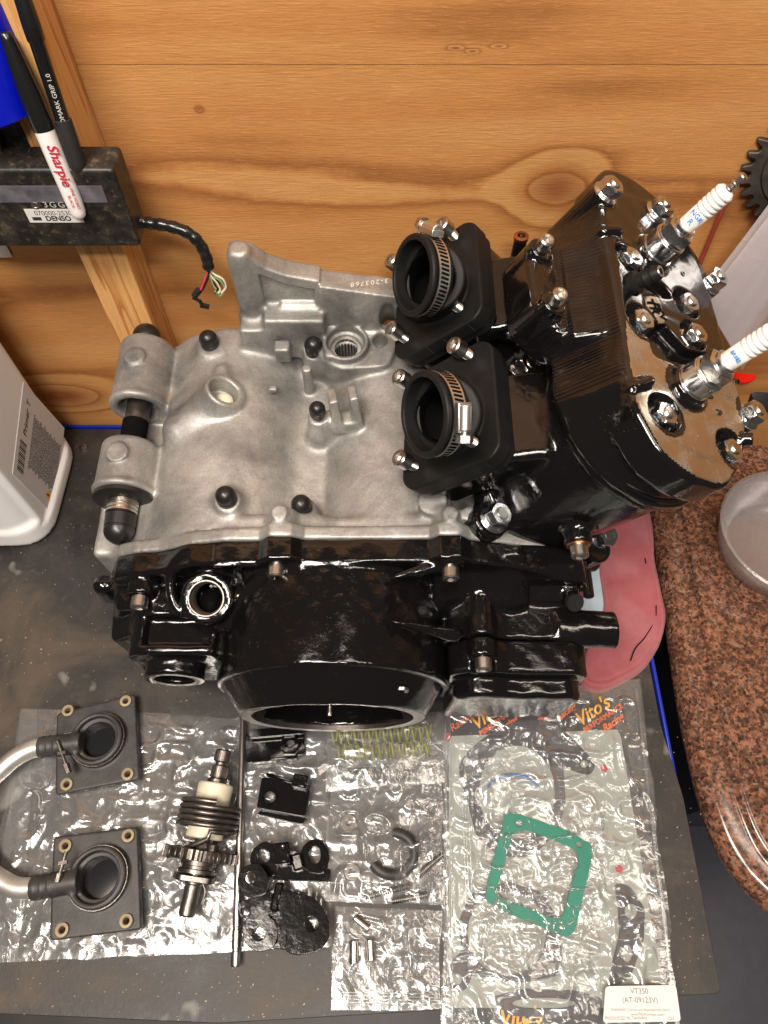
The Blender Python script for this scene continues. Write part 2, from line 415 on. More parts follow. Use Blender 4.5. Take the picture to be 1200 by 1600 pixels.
def wood(name, c1, c2, c3, axis='x', knots=(), seam=None, fine=1.0):
    n = N(name)
    st = {'x': (.013, .2, .12), 'z': (.5, .5, .03)}[axis]
    h = n.noise(1.0, 3, .5, vec=n.map(st)); h = n.math('MULTIPLY', h, 3.1 if axis == 'x' else 6.0)
    X, Y, Z = n.sep()
    dark = None
    for (kx, kz, rx, rz, amp) in knots:
        dx = n.math('MULTIPLY', n.math('SUBTRACT', X, kx), 1/rx); dz = n.math('MULTIPLY', n.math('SUBTRACT', Z, kz), 1/rz)
        d2 = n.math('ADD', n.math('MULTIPLY', dx, dx), n.math('MULTIPLY', dz, dz))
        gsn = n.math('EXPONENT', n.math('MULTIPLY', d2, -1.0)); h = n.math('ADD', h, n.math('MULTIPLY', gsn, amp))
        kk = n.math('EXPONENT', n.math('MULTIPLY', d2, -2.2)); dark = kk if dark is None else n.math('MAXIMUM', dark, kk)
    band = n.math('FRACT', n.math('ADD', h, n.math('MULTIPLY', n.noise(.6, 3), .12)))
    c = n.ramp(band, [(0.0, c1), (.35, c1), (.72, c2), (.90, c3), (.96, c2), (1.0, c1)])
    fv = (.35, 1, 9) if axis == 'x' else (9, 9, .3)
    fib = n.noise(1.0, 4, .7, vec=n.map(fv))
    c = n.mix(n.ramp(fib, [(.35, .34*fine), (.6, 0.0)]), c, c3)
    fl = n.noise(1.0, 3, .6, vec=n.map((.9, 1, 7) if axis == 'x' else (7, 7, .6), loc=(3, 1, 9)))
    c = n.mix(n.ramp(fl, [(.58, 0.0), (.72, .30*fine)]), c, tuple(min(1, x*1.35) for x in c1[:3])+(1,))
    if dark is not None: c = n.mix(n.math('MULTIPLY', dark, .85), c, lin(128, 70, 36))
    n.set(base=c, rough=.6, spec=.35)
    n.bump(n.math('ADD', n.math('MULTIPLY', fib, .8), n.math('MULTIPLY', fl, .9)), .4, .0008); return n.m
M = {}
M['cast'] = mat_cast(); M['black'] = mat_gloss(); M['black2'] = mat_gloss('gloss_black_head_paint', .5); _b = M['black2'].node_tree.nodes['Principled BSDF']; _b.inputs['Coat Weight'].default_value = .45; _b.inputs['Specular IOR Level'].default_value = .55; _b.inputs['Coat IOR'].default_value = 1.6
M['bracket'] = mat_gloss('speckled_black_paint', .45)
M['semi'] = simple('satin_black_rubber', (.010, .0098, .0095, 1), .48, bscale=9, bstr=.2, bdist=.0003, var=.2, spec=.18)
M['rubber'] = simple('matt_black_rubber', (.011, .0105, .010, 1), .34, bscale=5, bstr=.1)
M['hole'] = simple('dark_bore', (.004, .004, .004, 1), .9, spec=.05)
M['zinc'] = simple('zinc_plated_steel', (.66, .68, .70, 1), .2, 1.0, bscale=5, bstr=.25, bdist=.0003, var=.12)
M['steel'] = simple('machined_steel', (.55, .52, .48, 1), .3, 1.0, bscale=8, bstr=.3, var=.15)
M['dsteel'] = simple('oily_dark_steel', (.17, .15, .135, 1), .34, .9, bscale=6, bstr=.4, var=.35)
M['band'] = simple('stainless_band', (.72, .70, .66, 1), .38, 1.0, bscale=6, bstr=.2)
M['alu'] = simple('brushed_aluminium_tube', (.62, .60, .56, 1), .42, .85, bscale=5, bstr=.3, var=.12)
M['copper'] = simple('copper', (.5, .22, .11, 1), .35, 1.0)
M['porcelain'] = simple('white_porcelain', (.82, .80, .76, 1), .16, coat=.5)
M['blueink'] = simple('blue_print', (.08, .28, .62, 1), .4)
M['white'] = simple('white_plastic', lin(240, 238, 236), .42, bscale=2, bstr=.06, sss=.0)
M['nylon'] = simple('cream_nylon', lin(205, 196, 172), .45, var=.12)
M['marker_white'] = simple('marker_barrel_white', lin(222, 216, 212), .4)
M['redink'] = simple('red_print', lin(176, 32, 52), .5)
M['redbright'] = simple('bright_red_plastic', lin(225, 30, 18), .3)
M['blackplastic'] = simple('black_plastic', (.009, .009, .009, 1), .22, bscale=3, bstr=.05)
M['pengrip'] = simple('pen_grip_rubber', (.012, .012, .012, 1), .65)
M['blueplastic'] = simple('blue_plastic', lin(4, 22, 190), .32, bscale=.6, bstr=.2)
M['bluepaint'] = simple('blue_cart_paint', lin(24, 44, 150), .3)
M['redpaint'] = simple('dull_red_paint', lin(140, 56, 44), .5, var=.15)
M['paper'] = simple('label_paper', lin(212, 208, 205), .6)
M['greyink'] = simple('grey_print', lin(96, 94, 94), .6)
M['darkink'] = simple('dark_print', lin(38, 38, 40), .6)
M['lightink'] = simple('pale_print', lin(196, 192, 184), .5)
M['orange'] = simple('orange_print', lin(240, 104, 40), .5)
M['yellowink'] = simple('yellow_print', lin(240, 170, 36), .5)
M['blackcard'] = simple('black_card', lin(26, 24, 26), .5)
M['board'] = simple('grey_green_backing_card', lin(150, 154, 146), .7, var=.08)
M['green'] = simple('green_gasket_paper', lin(28, 112, 92), .55, var=.08)
M['graphite'] = simple('graphite_gasket', lin(58, 58, 62), .5, .2, var=.2)
M['yellowspring'] = simple('yellow_painted_spring', lin(128, 126, 36), .35, var=.1)
M['tan'] = simple('corroded_bushing', lin(150, 134, 108), .6, .4, bscale=10, bstr=.6, var=.25)
M['oldrubber'] = simple('dirty_black_rubber', (.030, .028, .026, 1), .5, bscale=4, bstr=.35, var=.45)
M['shine'] = simple('glossy_black_disc', (.012, .012, .014, 1), .12)
M['pinkw'] = simple('red_wire', lin(196, 60, 80), .4); M['greenw'] = simple('green_wire', lin(110, 150, 100), .4); M['whitew'] = simple('white_wire', lin(214, 196, 176), .4)
M['bluetowel'] = simple('pale_blue_towel', lin(170, 186, 196), .9, bscale=3, bstr=.4, var=.08)
M['disc'] = simple('rusty_sprocket_steel', (.060, .050, .043, 1), .5, .5, bscale=3, bstr=.6, var=.5)
M['ply'] = wood('plywood_face', lin(200, 148, 90), lin(188, 130, 73), lin(150, 96, 52), 'x',
    knots=[(-34.0, 4.6, 5.5, 2.3, 2.4), (13.0, 29.0, 3.2, 2.6, 1.6), (4.5, 38.9, .5, .16, .8), (5.6, 38.7, .4, .15, .8), (7.2, 39.0, .45, .12, .8), (-12.5, 35.0, .35, .3, .4), (60, 22, 6, 3, 3)])
M['stud'] = wood('fir_stud', lin(222, 170, 108), lin(204, 146, 86), lin(176, 112, 58), 'z')
def mat_bench():
    n = N('rubber_bench_mat'); f = n.noise(.12, 6, .6, dist=.6); g = n.noise(1.1, 5, .7)
    c = n.ramp(f, [(.30, lin(30, 29, 28)), (.5, lin(48, 44, 41)), (.68, lin(76, 66, 55))])
    c = n.mix(n.ramp(g, [(.55, 0.0), (.75, .35)]), c, lin(92, 84, 74))
    c = n.mix(n.ramp(n.vor(1.6), [(.05, .8), (.085, 0.0)]), c, lin(150, 140, 126))
    c = n.mix(n.ramp(n.vor(.21, vec=n.map((1, 1, 1), loc=(4, 7, 0))), [(.02, .5), (.04, 0.0)]), c, lin(160, 140, 116))
    c = n.mix(n.ramp(n.noise(.16, 3, .6, vec=n.map((1, 1, 1), loc=(31, 11, 0))), [(.66, 0.0), (.70, .5)]), c, lin(140, 136, 130))
    n.set(base=c, rough=n.ramp(f, [(.3, .42), (.7, .6)]), spec=.4); n.bump(n.noise(3, 5, .7), .35, .0006); return n.m
M['mat'] = mat_bench()
def mat_granite():
    n = N('red_granite'); v = n.vor(4.4, vec=None, out='Color'); sx = n.sep(v)
    d = n.noise(1.6, 4, .7)
    c = n.ramp(sx[0], [(0.0, lin(52, 42, 38)), (.2, lin(98, 66, 50)), (.5, lin(136, 88, 66)), (.8, lin(152, 106, 82)), (1.0, lin(124, 108, 96))], 'LINEAR')
    c = n.mix(n.ramp(d, [(.42, .75), (.56, 0.0)]), c, lin(54, 40, 34))
    c = n.mix(n.ramp(n.noise(4.5, 3, .7, vec=n.map((1, 1, 1), loc=(9, 2, 5))), [(.60, 0.0), (.68, .8)]), c, lin(30, 24, 22))
    n.set(base=c, rough=.16, spec=.5); return n.m
M['granite'] = mat_granite()
def mat_floor():
    n = N('grey_floor'); c = n.ramp(n.noise(.05, 5, .6), [(.3, lin(52, 52, 54)), (.7, lin(78, 74, 72))]); n.set(base=c, rough=.5)
    return n.m
M['floor'] = mat_floor()
M['cabinet'] = simple('dark_blue_grey_panel', lin(58, 58, 66), .35, var=.1)
def mat_rag():
    n = N('pink_shop_cloth'); w = n.t.nodes.new('ShaderNodeTexWave'); w.inputs['Scale'].default_value = 5.0; w.inputs['Distortion'].default_value = 1.0; w.bands_direction = 'DIAGONAL'
    n.link(n.co, w.inputs['Vector'])
    c = n.ramp(n.noise(.5, 5, .7), [(.3, lin(176, 66, 76)), (.7, lin(200, 92, 100))]); c = n.mix(n.ramp(w.outputs['Fac'], [(.2, .25), (.8, 0.0)]), c, lin(170, 66, 76))
    n.set(base=c, rough=.95, sheen=.3); n.bump(n.math('ADD', w.outputs['Fac'], n.noise(9, 3)), .9, .0009); return n.m
M['rag'] = mat_rag()
def mat_film(name, haze=.05, gl=.025, tint=(1, 1, 1, 1), rough=.17, bscale=.5, bstr=.5, bdist=.0004):
    n = N(name); t = n.t; n.t.nodes.remove(n.b)
    tr = t.nodes.new('ShaderNodeBsdfTransparent'); tr.inputs[0].default_value = (.95*tint[0], .95*tint[1], .95*tint[2], 1)
    gs = t.nodes.new('ShaderNodeBsdfGlossy'); gs.inputs['Roughness'].default_value = rough; gs.inputs[0].default_value = (1, 1, 1, 1)
    df = t.nodes.new('ShaderNodeBsdfDiffuse'); df.inputs[0].default_value = (.8*tint[0], .8*tint[1], .8*tint[2], 1)
    wv = t.nodes.new('ShaderNodeVectorMath'); wv.operation = 'ADD'; nn = t.nodes.new('ShaderNodeTexNoise'); nn.inputs['Scale'].default_value = .55; nn.inputs['Detail'].default_value = 2; t.links.new(n.co, nn.inputs['Vector'])
    sc2 = t.nodes.new('ShaderNodeVectorMath'); sc2.operation = 'SCALE'; sc2.inputs[3].default_value = 3.2; t.links.new(nn.outputs['Color'], sc2.inputs[0]); t.links.new(n.co, wv.inputs[0]); t.links.new(sc2.outputs[0], wv.inputs[1])
    ed = n.ramp(n.vor(bscale, vec=wv.outputs[0], feat='DISTANCE_TO_EDGE'), [(0.0, 1.0), (.10, .35), (.30, 0.0)], 'EASE')
    ed2 = n.ramp(n.vor(bscale*2.3, vec=wv.outputs[0], feat='DISTANCE_TO_EDGE'), [(0.0, 1.0), (.14, .3), (.4, 0.0)], 'EASE')
    msk = n.ramp(n.noise(.3, 2), [(.42, 0.0), (.62, 1.0)])
    hh = n.math('ADD', n.math('ADD', n.math('MULTIPLY', ed, .55), n.math('MULTIPLY', n.math('MULTIPLY', ed2, msk), .35)), n.math('MULTIPLY', n.noise(.7, 1), 1.3))
    hh = n.math('MULTIPLY', hh, n.ramp(n.noise(.16, 2, vec=n.map((1, 1, 1), loc=(17, 3, 0))), [(.36, .25), (.62, 1.15)]))
    nb = n.bump(hh, bstr, bdist, into=False)
    t.links.new(nb, gs.inputs['Normal']); t.links.new(nb, df.inputs['Normal'])
    fr = t.nodes.new('ShaderNodeFresnel'); fr.inputs[0].default_value = 1.5; t.links.new(nb, fr.inputs['Normal'])
    m1 = t.nodes.new('ShaderNodeMixShader'); m1.inputs[0].default_value = haze; t.links.new(tr.outputs[0], m1.inputs[1]); t.links.new(df.outputs[0], m1.inputs[2])
    m2 = t.nodes.new('ShaderNodeMixShader'); t.links.new(n.math('MINIMUM', n.math('ADD', n.math('MULTIPLY', fr.outputs[0], 1.2), gl), .34), m2.inputs[0]); t.links.new(m1.outputs[0], m2.inputs[1]); t.links.new(gs.outputs[0], m2.inputs[2])
    t.links.new(m2.outputs[0], n.out.inputs[0]); return n.m
M['film'] = mat_film('clear_plastic_film'); M['film2'] = mat_film('clear_zip_bag_film', .06, .035, bscale=.7)
M['tubefilm'] = mat_film('cloudy_plastic_sleeve', .5, .12, (.86, .80, .82, 1), .2, .25, .4, .0008)
M['cloud'] = mat_film('frosted_clear_plastic', .20, .08, (.80, .76, .76, 1), .22, .5, .3, .0006)

def mat_ribbed():
    n = N('gloss_black_ribbed_paint'); n.set(base=(.0045, .004, .0042, 1), rough=.14, spec=.5, coat=.2, coatr=.05)
    dt = n.t.nodes.new('ShaderNodeVectorMath'); dt.operation = 'DOT_PRODUCT'; n.link(n.co, dt.inputs[0]); dt.inputs[1].default_value = tuple(float(q) for q in ev((0, 1, 0)))
    y = n.math('ADD', dt.outputs['Value'], n.math('MULTIPLY', n.noise(.5, 2), .10))
    w = n.math('SINE', n.math('MULTIPLY', y, 2*math.pi/.26)); w = n.math('MULTIPLY', w, n.ramp(n.noise(.8, 2), [(.3, .4), (.6, 1.0)]))
    n.bump(n.math('ADD', w, n.math('MULTIPLY', n.noise(3, 2), .5)), .45, .0003); return n.m
M['ribbed'] = mat_ribbed()

def mat_baretop():
    n = N('worn_bare_metal_top'); a = n.noise(14, 2, .6); b = n.noise(.55, 3, .6)
    k = n.ramp(n.math('ADD', n.math('MULTIPLY', a, .55), n.math('MULTIPLY', b, .6)), [(.43, 1.0), (.53, 0.0)])
    n.set(base=n.mix(k, (.66, .60, .50, 1), (.02, .018, .016, 1)), metal=n.math('SUBTRACT', 1.0, k), rough=.36)
    n.bump(a, .12, .0003); return n.m
M['baretop'] = mat_baretop()
# ================================================================ the setting
WY = 47.6
g = G(); g.box((0, WY+6, -85), (150, 140, .5)); fl = part('floor', g, M['floor'], smooth=False); fl['kind'] = 'structure'
wall = bpy.data.objects.new('wall', None); C.objects.link(wall); wall.location = (0, WY, 0); wall['kind'] = 'structure'; wall['label'] = 'plywood covered garage wall behind the bench'
seam_z = 37.9
for (z0, z1, yo) in ((seam_z+.012, 95, 0.0), (-85, seam_z-.012, .03)):
    g = G(); g.box((30, WY+.9+yo, (z0+z1)/2), (110, .9, (z1-z0)/2)); part('plywood_sheet', g, M['ply'], wall, smooth=False, bevel=.02)
stud = thing('wall_stud', 'vertical fir stud on the plywood wall behind the black ignition box', 'stud', (-21.4, 45.8, -60))
g = G(); g.box((-21.45, 45.75, 10), (1.78, 1.84, 95)); part('board', g, M['stud'], stud, bevel=.18, seg=3)
# red trim strip low in the right corner is built with the background things
# ---------------- bench: blue painted cart with a rubber mat
bench = thing('tool_cart', 'blue tool cart with a dirty black rubber mat on top', 'tool cart', (-10, 20, -80))
g = G(); g.box((-10, 21.8, -1.3), (34.4, 25.4, .9)); part('tray', g, M['bluepaint'], bench, bevel=.2)
g = G()
g.box((24.6, 24.0, -.5), (.16, 23.4, .42)); g.box((-10, 47.2, -.2), (34.7, .16, .42)); part('tray_rim', g, M['bluepaint'], bench, bevel=.1)
g = G(); g.box((-10, 22.6, -41), (33.4, 24.4, 39)); part('cabinet', g, M['bluepaint'], bench, bevel=.3)
mo = [(-44, -5.2), (-12, -6.35), (24.85, -4.55), (24.9, 9.0), (24.2, 14.5), (24.15, 46.9), (-44, 46.9)]
g = G(); g.prism(rpoly(mo, .5), (0, 0, 0), np.eye(3), -.18, 0.0); part('mat', g, M['mat'], bench, bevel=.05)
# ---------------- granite top on the right, standing a little lower
gr_px = [(1005, 700), (1012, 770), (1026, 840), (1040, 930), (1052, 1010), (1064, 1090), (1080, 1170), (1100, 1250), (1128, 1325), (1162, 1378), (1215, 1432)]
edge = [at(px, py, z=-1.0)[:2] for px, py in gr_px]
edge = [p[:2] for p in bez([np.append(p, 0) for p in edge], 6)]
poly = [tuple(p) for p in edge] + [(75, edge[-1][1]-2), (75, 47.2), (edge[0][0], 47.2)]
gran = thing('granite_counter', 'polished red brown granite counter with a rounded edge, right of the cart', 'countertop', (45, 25, -4))
g = G(); Bz = np.eye(3)
def off(pl, d):
    P = np.array(pl[:len(edge)]); T = np.gradient(P, axis=0); T /= np.linalg.norm(T, axis=1)[:, None]; Nn = np.stack([-T[:, 1], T[:, 0]], 1)
    return [tuple(p) for p in P+Nn*d]
prof = []
for a in range(9):
    t = math.pi*a/8; prof.append((1.5-1.5*math.sin(t), -1.5+1.5*math.cos(t)))
prof = [(60, -.1), (3.3, -.1), (2.9, -.12), (2.72, -.35), (2.6, -.55), (2.2, -.62)] + [(1.6-1.6*math.sin(math.pi*a/10), -2.2+1.6*math.cos(math.pi*a/10)) for a in range(1, 11)]
rows = []
for d, z in prof:
    if d == 60: rows.append([(75, p[1], z) for p in off(poly, 3.3)])
    else: rows.append([(p[0], p[1], z) for p in off(poly, d)])
g.grid(np.array(rows)); part('slab', g, M['granite'], gran, ang=60)
g = G(); g.box((60, 28, -30), (24, 17, 26)); part('base', g, M['cabinet'], gran)
g = G(); g.box((50, 3, -84), (28, 16, .3), basis((0, 0, 1), (1, -.13, 0))); fb = part('floor_strip', g, simple('worn_floor_board', lin(112, 102, 98), .5, var=.1), None, smooth=False); fb['kind'] = 'structure'
g = G(); g.box((43, 5, -40), (16.5, 30, .5), basis((0, 0, 1), (1, .0, 0)));
cabb = part('lower_shelf', g, M['cabinet'], gran, smooth=False)
# ================================================================ engine castings
engine = thing('motorcycle_engine', 'twin cylinder two stroke engine, bare aluminium crankcase with glossy black cover and cylinders', 'engine', e2w((-2, 14, 0)))
def cast_obj(name, vol, frame, mat, parent, ang=None):
    V, F = vol.mesh(); V = (k2w if frame == 'k' else e2w)(V)
    if frame == 'w': pass
    return part(name, (V, F), mat, parent, ang=ang)
rim = [(-21.2, 2), (-22.0, 8), (-20.9, 12.6), (-19.6, 15.2), (-18.2, 15.9), (-16.2, 16.3), (-13.6, 17.6), (-11.2, 18.2), (-8.7, 18.3), (-7.9, 19.1), (-6.4, 19.1), (-5.5, 18.5), (3.1, 18.6), (3.8, 19.3), (5.2, 19.3), (6, 18.5), (8.5, 17.7), (11.5, 16.6), (14.2, 14.9), (15.6, 12.8), (15.8, 6), (13, 2)]
# ---- crankcase
v = Vol((-24, 10, 2), (17, 31.6, 28), .14)
v.add(p_poly([(-19.6, 2), (-20.6, 9), (-19.4, 12.8), (-18, 14.6), (-13, 15.0), (9, 15.1), (14.4, 12.6), (14.4, 4), (12, 2)], (0, 2), 11.5, 30.0, .6), 0)
v.add(p_cyl((-12.4, 11.5, 10.35), (-12.4, 30.2, 10.35), 7.05, rd=.5), .7)
v.add(p_cyl((.9, 11.5, 10.5), (.9, 30.0, 10.5), 7.05, rd=.5), .25)
v.add(p_cyl((-18.4, 11.5, 11.0), (-18.4, 29.8, 11.0), 3.3, rd=.5), 1.2)
v.add(p_poly(rim, (0, 2), 10.7, 11.7, .12), .1)
v.add(p_poly([(-18.2, 12), (-17.6, 15.0), (-15.8, 15.7), (-13.2, 16.9), (-11, 17.6), (-8.6, 17.7), (-7.9, 18.3), (-6.3, 18.3), (-5.2, 17.8), (-3.4, 17.2), (1.0, 17.2), (2.6, 17.9), (5.0, 18.4), (6, 17.6), (8.4, 16.8), (11.2, 15.8), (13.4, 14.2), (13.4, 10)], (0, 2), 11.0, 13.1, .5), .4)
for bx in (-7.15, 4.5): v.add(p_cyl((bx, 10.7, 18.15), (bx, 13.0, 18.15), .95, rd=.2), .35)
v.add(p_cyl((6.0, 12.6, 14), (6.0, 12.6, 18.6), .55, rd=.1), .3)
v.add(p_cyl((-7.3, 12.4, 15), (-7.3, 12.4, 19.25), .58, rd=.08), .25); v.add(p_cyl((4.6, 12.3, 15), (4.6, 12.3, 19.35), .58, rd=.08), .25)
# rear wall with tall horn and number pad
v.add(p_poly([(-11.3, 9), (-11.3, 25.6), (-10.9, 25.9), (-9.6, 25.6), (-8.6, 24.6), (-7.2, 23.9), (-4.8, 23.3), (-4.8, 22.9), (1.5, 21.9), (9, 21), (9, 9)], (0, 2), 29.4, 31.1, .2), .9)
v.add(p_poly([(-4.9, 17), (-4.9, 23.1), (1.2, 21.9), (9, 21), (9, 17)], (0, 2), 29.1, 30.9, .12), .15)
v.add(p_cyl((-10.35, 30.0, 15), (-10.35, 30.0, 26.1), .98, .80, rd=.35), .3)
v.cut(p_poly([(-9.3, 19.6), (-9.2, 23.9), (-7.4, 22.9), (-5.3, 22.4), (-5.3, 20.8), (-8, 20.8), (-8.4, 19.6)], (0, 2), 27.0, 29.9, .2), .35)
v.add(p_box((-10, 28.8, 17.0), (1.4, 1.0, 2.6), .3), .7)
v.add(p_box((-7.0, 29.0, 18.2), (2.4, 1.0, 2.3), .3), .5)
v.add(p_box((-8.1, 27.2, 17.9), (.62, .55, .8), .12), .12)
v.cut(p_cap((.3, 28.4, 21.2), (.45, 31.2, 15.0), .72), .1)
# pushrod seal housing, side bolt, pin
v.add(p_poly(rpoly([(-5.4, 28.9), (-5.2, 26.4), (-3.6, 25.3), (0.4, 25.6), (1.2, 28.2), (1.0, 30.0)], .8), (0, 1), 14, 18.1, .15), .5)
v.add(p_cyl((-3.05, 27.6, 14), (-3.05, 27.6, 18.75), 1.85, rd=.15), .25)
v.cut(p_cyl((-3.05, 27.6, 18.0), (-3.05, 27.6, 20), 1.5, rd=.05), .08); v.cut(p_cyl((-3.05, 27.6, 17.2), (-3.05, 27.6, 20), 1.2, rd=.05), .08); v.cut(p_cyl((-3.05, 27.6, 12), (-3.05, 27.6, 20), .92, rd=.05), .08)
v.cut(p_cap((-.4, 28.3, 16.8), (-.1, 28.1, 20), .62), .15)
v.add(p_cyl((-1.55, 29.7, 15), (-1.55, 29.7, 18.9), .45, rd=.1), .2); v.add(p_cyl((-4.3, 26.4, 15), (-4.3, 26.4, 18.7), .38, rd=.1), .2)
v.add(p_cyl((-6.1, 25.4, 15), (-6.1, 25.4, 18.2), .42, rd=.08), .2)
v.add(p_box((-8.8, 24.1, 17.2), (.35, .28, .25), .08), .1)
# bosses under the rubber caps
for (x, y, zt, r) in ((-14.1, 28.3, 17.3, 1.1), (-5.6, 27.6, 17.4, .9), (-5.0, 21.0, 18.0, .8), (-11.3, 14.0, 17.9, .95), (-5.9, 13.6, 17.3, .95)):
    v.add(p_cyl((x, y, zt-4), (x, y, zt), r+.35, r, rd=.15), .7)
# forked cable guide
v.add(p_box((-3.0, 21.1, 16.6), (1.2, .7, 1.2), .3), .6)
for (x, y) in ((-3.7, 21.3), (-2.2, 21.6)): v.add(p_box((x, y, 18.2), (.34, .8, 1.7), .08, basis((-.1, .25, 1), (1, .2, 0))), .25)
# clutch arm boss, left
v.add(p_cap((-16.0, 21.2, 15.6), (-12.9, 23.0, 17.0), 1.5, 1.3), .9)
v.add(p_cyl((-14.0, 22.6, 15.6), (-12.2, 23.2, 18.3), 1.75, 1.6, rd=.18), .5)
v.add(p_cap((-12.6, 23.6, 17.3), (-12.9, 25.6, 17.4), .75, .6), .5)
v.add(p_cap((-16.6, 23.4, 15.8), (-13.6, 24.6, 16.8), .55, .5), .8)
v.cut(p_cyl((-12.9, 23.0, 17.0), (-12.0, 23.3, 19), 1.1, 1.15, rd=.1), .2)
# swingarm style bosses with the pivot shaft
v.add(p_cyl((-19.8, 29.3, 15.6), (-19.8, 23.2, 15.6), 2.2, rd=.3), .35); v.add(p_cyl((-20.0, 20.0, 15.0), (-20.0, 15.7, 15.0), 2.25, rd=.3), .35)
v.add(p_box((-18.8, 26.2, 12.6), (2.0, 3.0, 2.6), .5), .9); v.add(p_box((-18.9, 17.8, 12.2), (2.0, 2.1, 2.6), .5), .9)
v.add(p_cyl((-19.95, 26.8, 16), (-19.95, 26.8, 17.95), .86, rd=.08), .12); v.add(p_cyl((-20.15, 18.3, 16), (-20.15, 18.3, 17.42), .86, rd=.08), .12)
v.add(p_tor((-19.8, 23.5, 15.6), (0, 1, 0), 1.95, .28), .25); v.add(p_tor((-20.0, 16.0, 15.0), (0, 1, 0), 2.1, .25), .25)
v.cut(p_cyl((-19.8, 21.6, 15.6), (-19.8, 24.4, 15.6), 1.55, rd=.1), .12)
v.cut(p_box((-20.9, 21.6, 17.2), (3.4, 1.4, 3.4), .15), .15)
v.cut(p_cyl((-20, 12, 15.05), (-19.9, 23.2, 15.35), 1.32, rd=.05), .05)
v.add(p_box((-20.6, 13.6, 8), (1.5, 2.4, 6), .4), .8)
# cylinder deck
v.add(p_box((4.0, 19.8, 12.6), (.55, 7.6, 3.1), .25), .5); v.add(p_cyl((4.9, 21.5, 15.3), (4.9, 21.5, 16.3), .9, rd=.3), .6)
v.add(p_cyl((1.2, 17.0, 15.4), (3.2, 17.5, 17.3), 1.0, rd=.1), .4)
v.add(p_cyl((4.6, 13.8, 14), (3.4, 13.6, 18.6), 1.05, rd=.1), .35); v.add(p_tor((3.7, 13.65, 17.6), (-.25, 0, 1), 1.0, .16), .1)
v.add(p_box((10.6, 21.8, 11.6), (4.6, 9.0, 4.0), .5, KM), .9)
v.disp(lambda X, Y, Z: .012*np.sin(X*1.3+.5*Y)*np.sin(Y*1.1-.4*X)+.012*np.sin(3.1*X+1.7*Z)*np.sin(2.7*Y), (-24, 12.2, 2), (17, 31.6, 28))
crank = cast_obj('crankcase', v, 'e', M['cast'], engine)
# ---- clutch cover
v = Vol((-23.4, -.4, 1.5), (17, 11.0, 20.4), .13)
CX, CZ = -3.8, 9.8
v.add(p_poly(rim, (0, 2), 9.0, 10.68, .12), 0)
v.add(p_cyl((CX, 10.2, CZ), (CX, 2.0, CZ), 8.75, 8.65, rd=.12), .5)
v.add(p_cyl((CX, 2.6, CZ-.15), (CX, .1, CZ-.25), 8.7, 6.85, rd=.08), .05)
v.add(p_poly([(10.5, 3), (10.5, 17.9), (9.7, 17.8), (7.5, 14.9), (7.0, 13.8), (7.0, 3)], (1, 2), 3.5, 9.6, .3), .3)
v.add(p_poly([(10.5, 3), (10.5, 16.0), (9.7, 15.9), (7.5, 14.5), (7.0, 13.6), (7.0, 3)], (1, 2), 8.0, 14.2, .5), 2.2)
v.add(p_poly([(-20.6, 3), (-21.4, 9.5), (-19.7, 13.8), (-17.5, 14.4), (-14.0, 14.2), (-11, 14.6), (-9, 13), (-9, 3)], (0, 2), 7.0, 10.0, .5), .4)
# filler hole boss on the upper left, tilted to the front
fd = unit((0, -.34, .94)); fo = np.array([-12.4, 7.0, 16.6])
v.add(p_cyl(fo-fd*4.2, fo, 2.15, 1.82, rd=.18), .45)
v.cut(p_cyl(fo-fd*3.6, fo+fd*1.5, 1.16, rd=.05), .1)
v.add(p_tor((-12.4, 8.3, 15.7), (0, -.5, 1), 2.9, .42), .5)
# bolt bosses
for (x, z, y0) in ((-7.4, 17.95, 8.9), (4.55, 18.15, 8.7), (-17.55, 15.0, 7.7)):
    v.add(p_cyl((x, 10.6, z), (x, y0, z), .98, rd=.15), .3)
v.add(p_cap((-7.4, 9.4, 17.6), (-4.0, 8.2, 18.2), .75, .18), .25); v.add(p_cap((4.5, 9.2, 17.9), (.8, 8.0, 18.3), .72, .16), .25)
v.add(p_cap((-7.4, 9.5, 17.2), (-10.8, 7.0, 15.6), .5, .3), .4)
v.add(p_box((-10.2, 9.6, 17.9), (1.6, .8, .28), .08), .15)
v.add(p_cap((-17.5, 9.2, 15.6), (-14.6, 9.2, 16.6), .35, .3), .3); v.add(p_cap((-19.4, 9.0, 14.4), (-16.4, 8.4, 15.0), .32, .3), .3)
v.add(p_cap((4.8, 4.6, 15.9), (.6, 4.9, 18.1), .55, .12), .25)
# kick starter housing
v.add(p_poly(rpoly([(-18.9, 5), (-18.6, 13.2), (-17.4, 14.4), (-12.0, 14.4), (-11.7, 5)], .8), (0, 2), 3.6, 8.6, .35), .35)
v.add(p_poly([(-20.8, 5), (-20.8, 11.0), (-18.4, 13.0), (-17, 12), (-17, 5)], (0, 2), 5.4, 9.0, .5), .5)
v.add(p_cyl((-15.4, 7, 11.4), (-15.4, 2.5, 11.4), 2.15, rd=.15), .45); v.cut(p_cyl((-15.4, 5, 11.4), (-15.4, 1, 11.4), 1.55, rd=.05), .1)
v.cut(p_poly([(-17.6, 14.9), (-17.0, 13.5), (-12.6, 13.5), (-12.2, 14.9)], (0, 2), 4.4, 6.4, .2), .3)
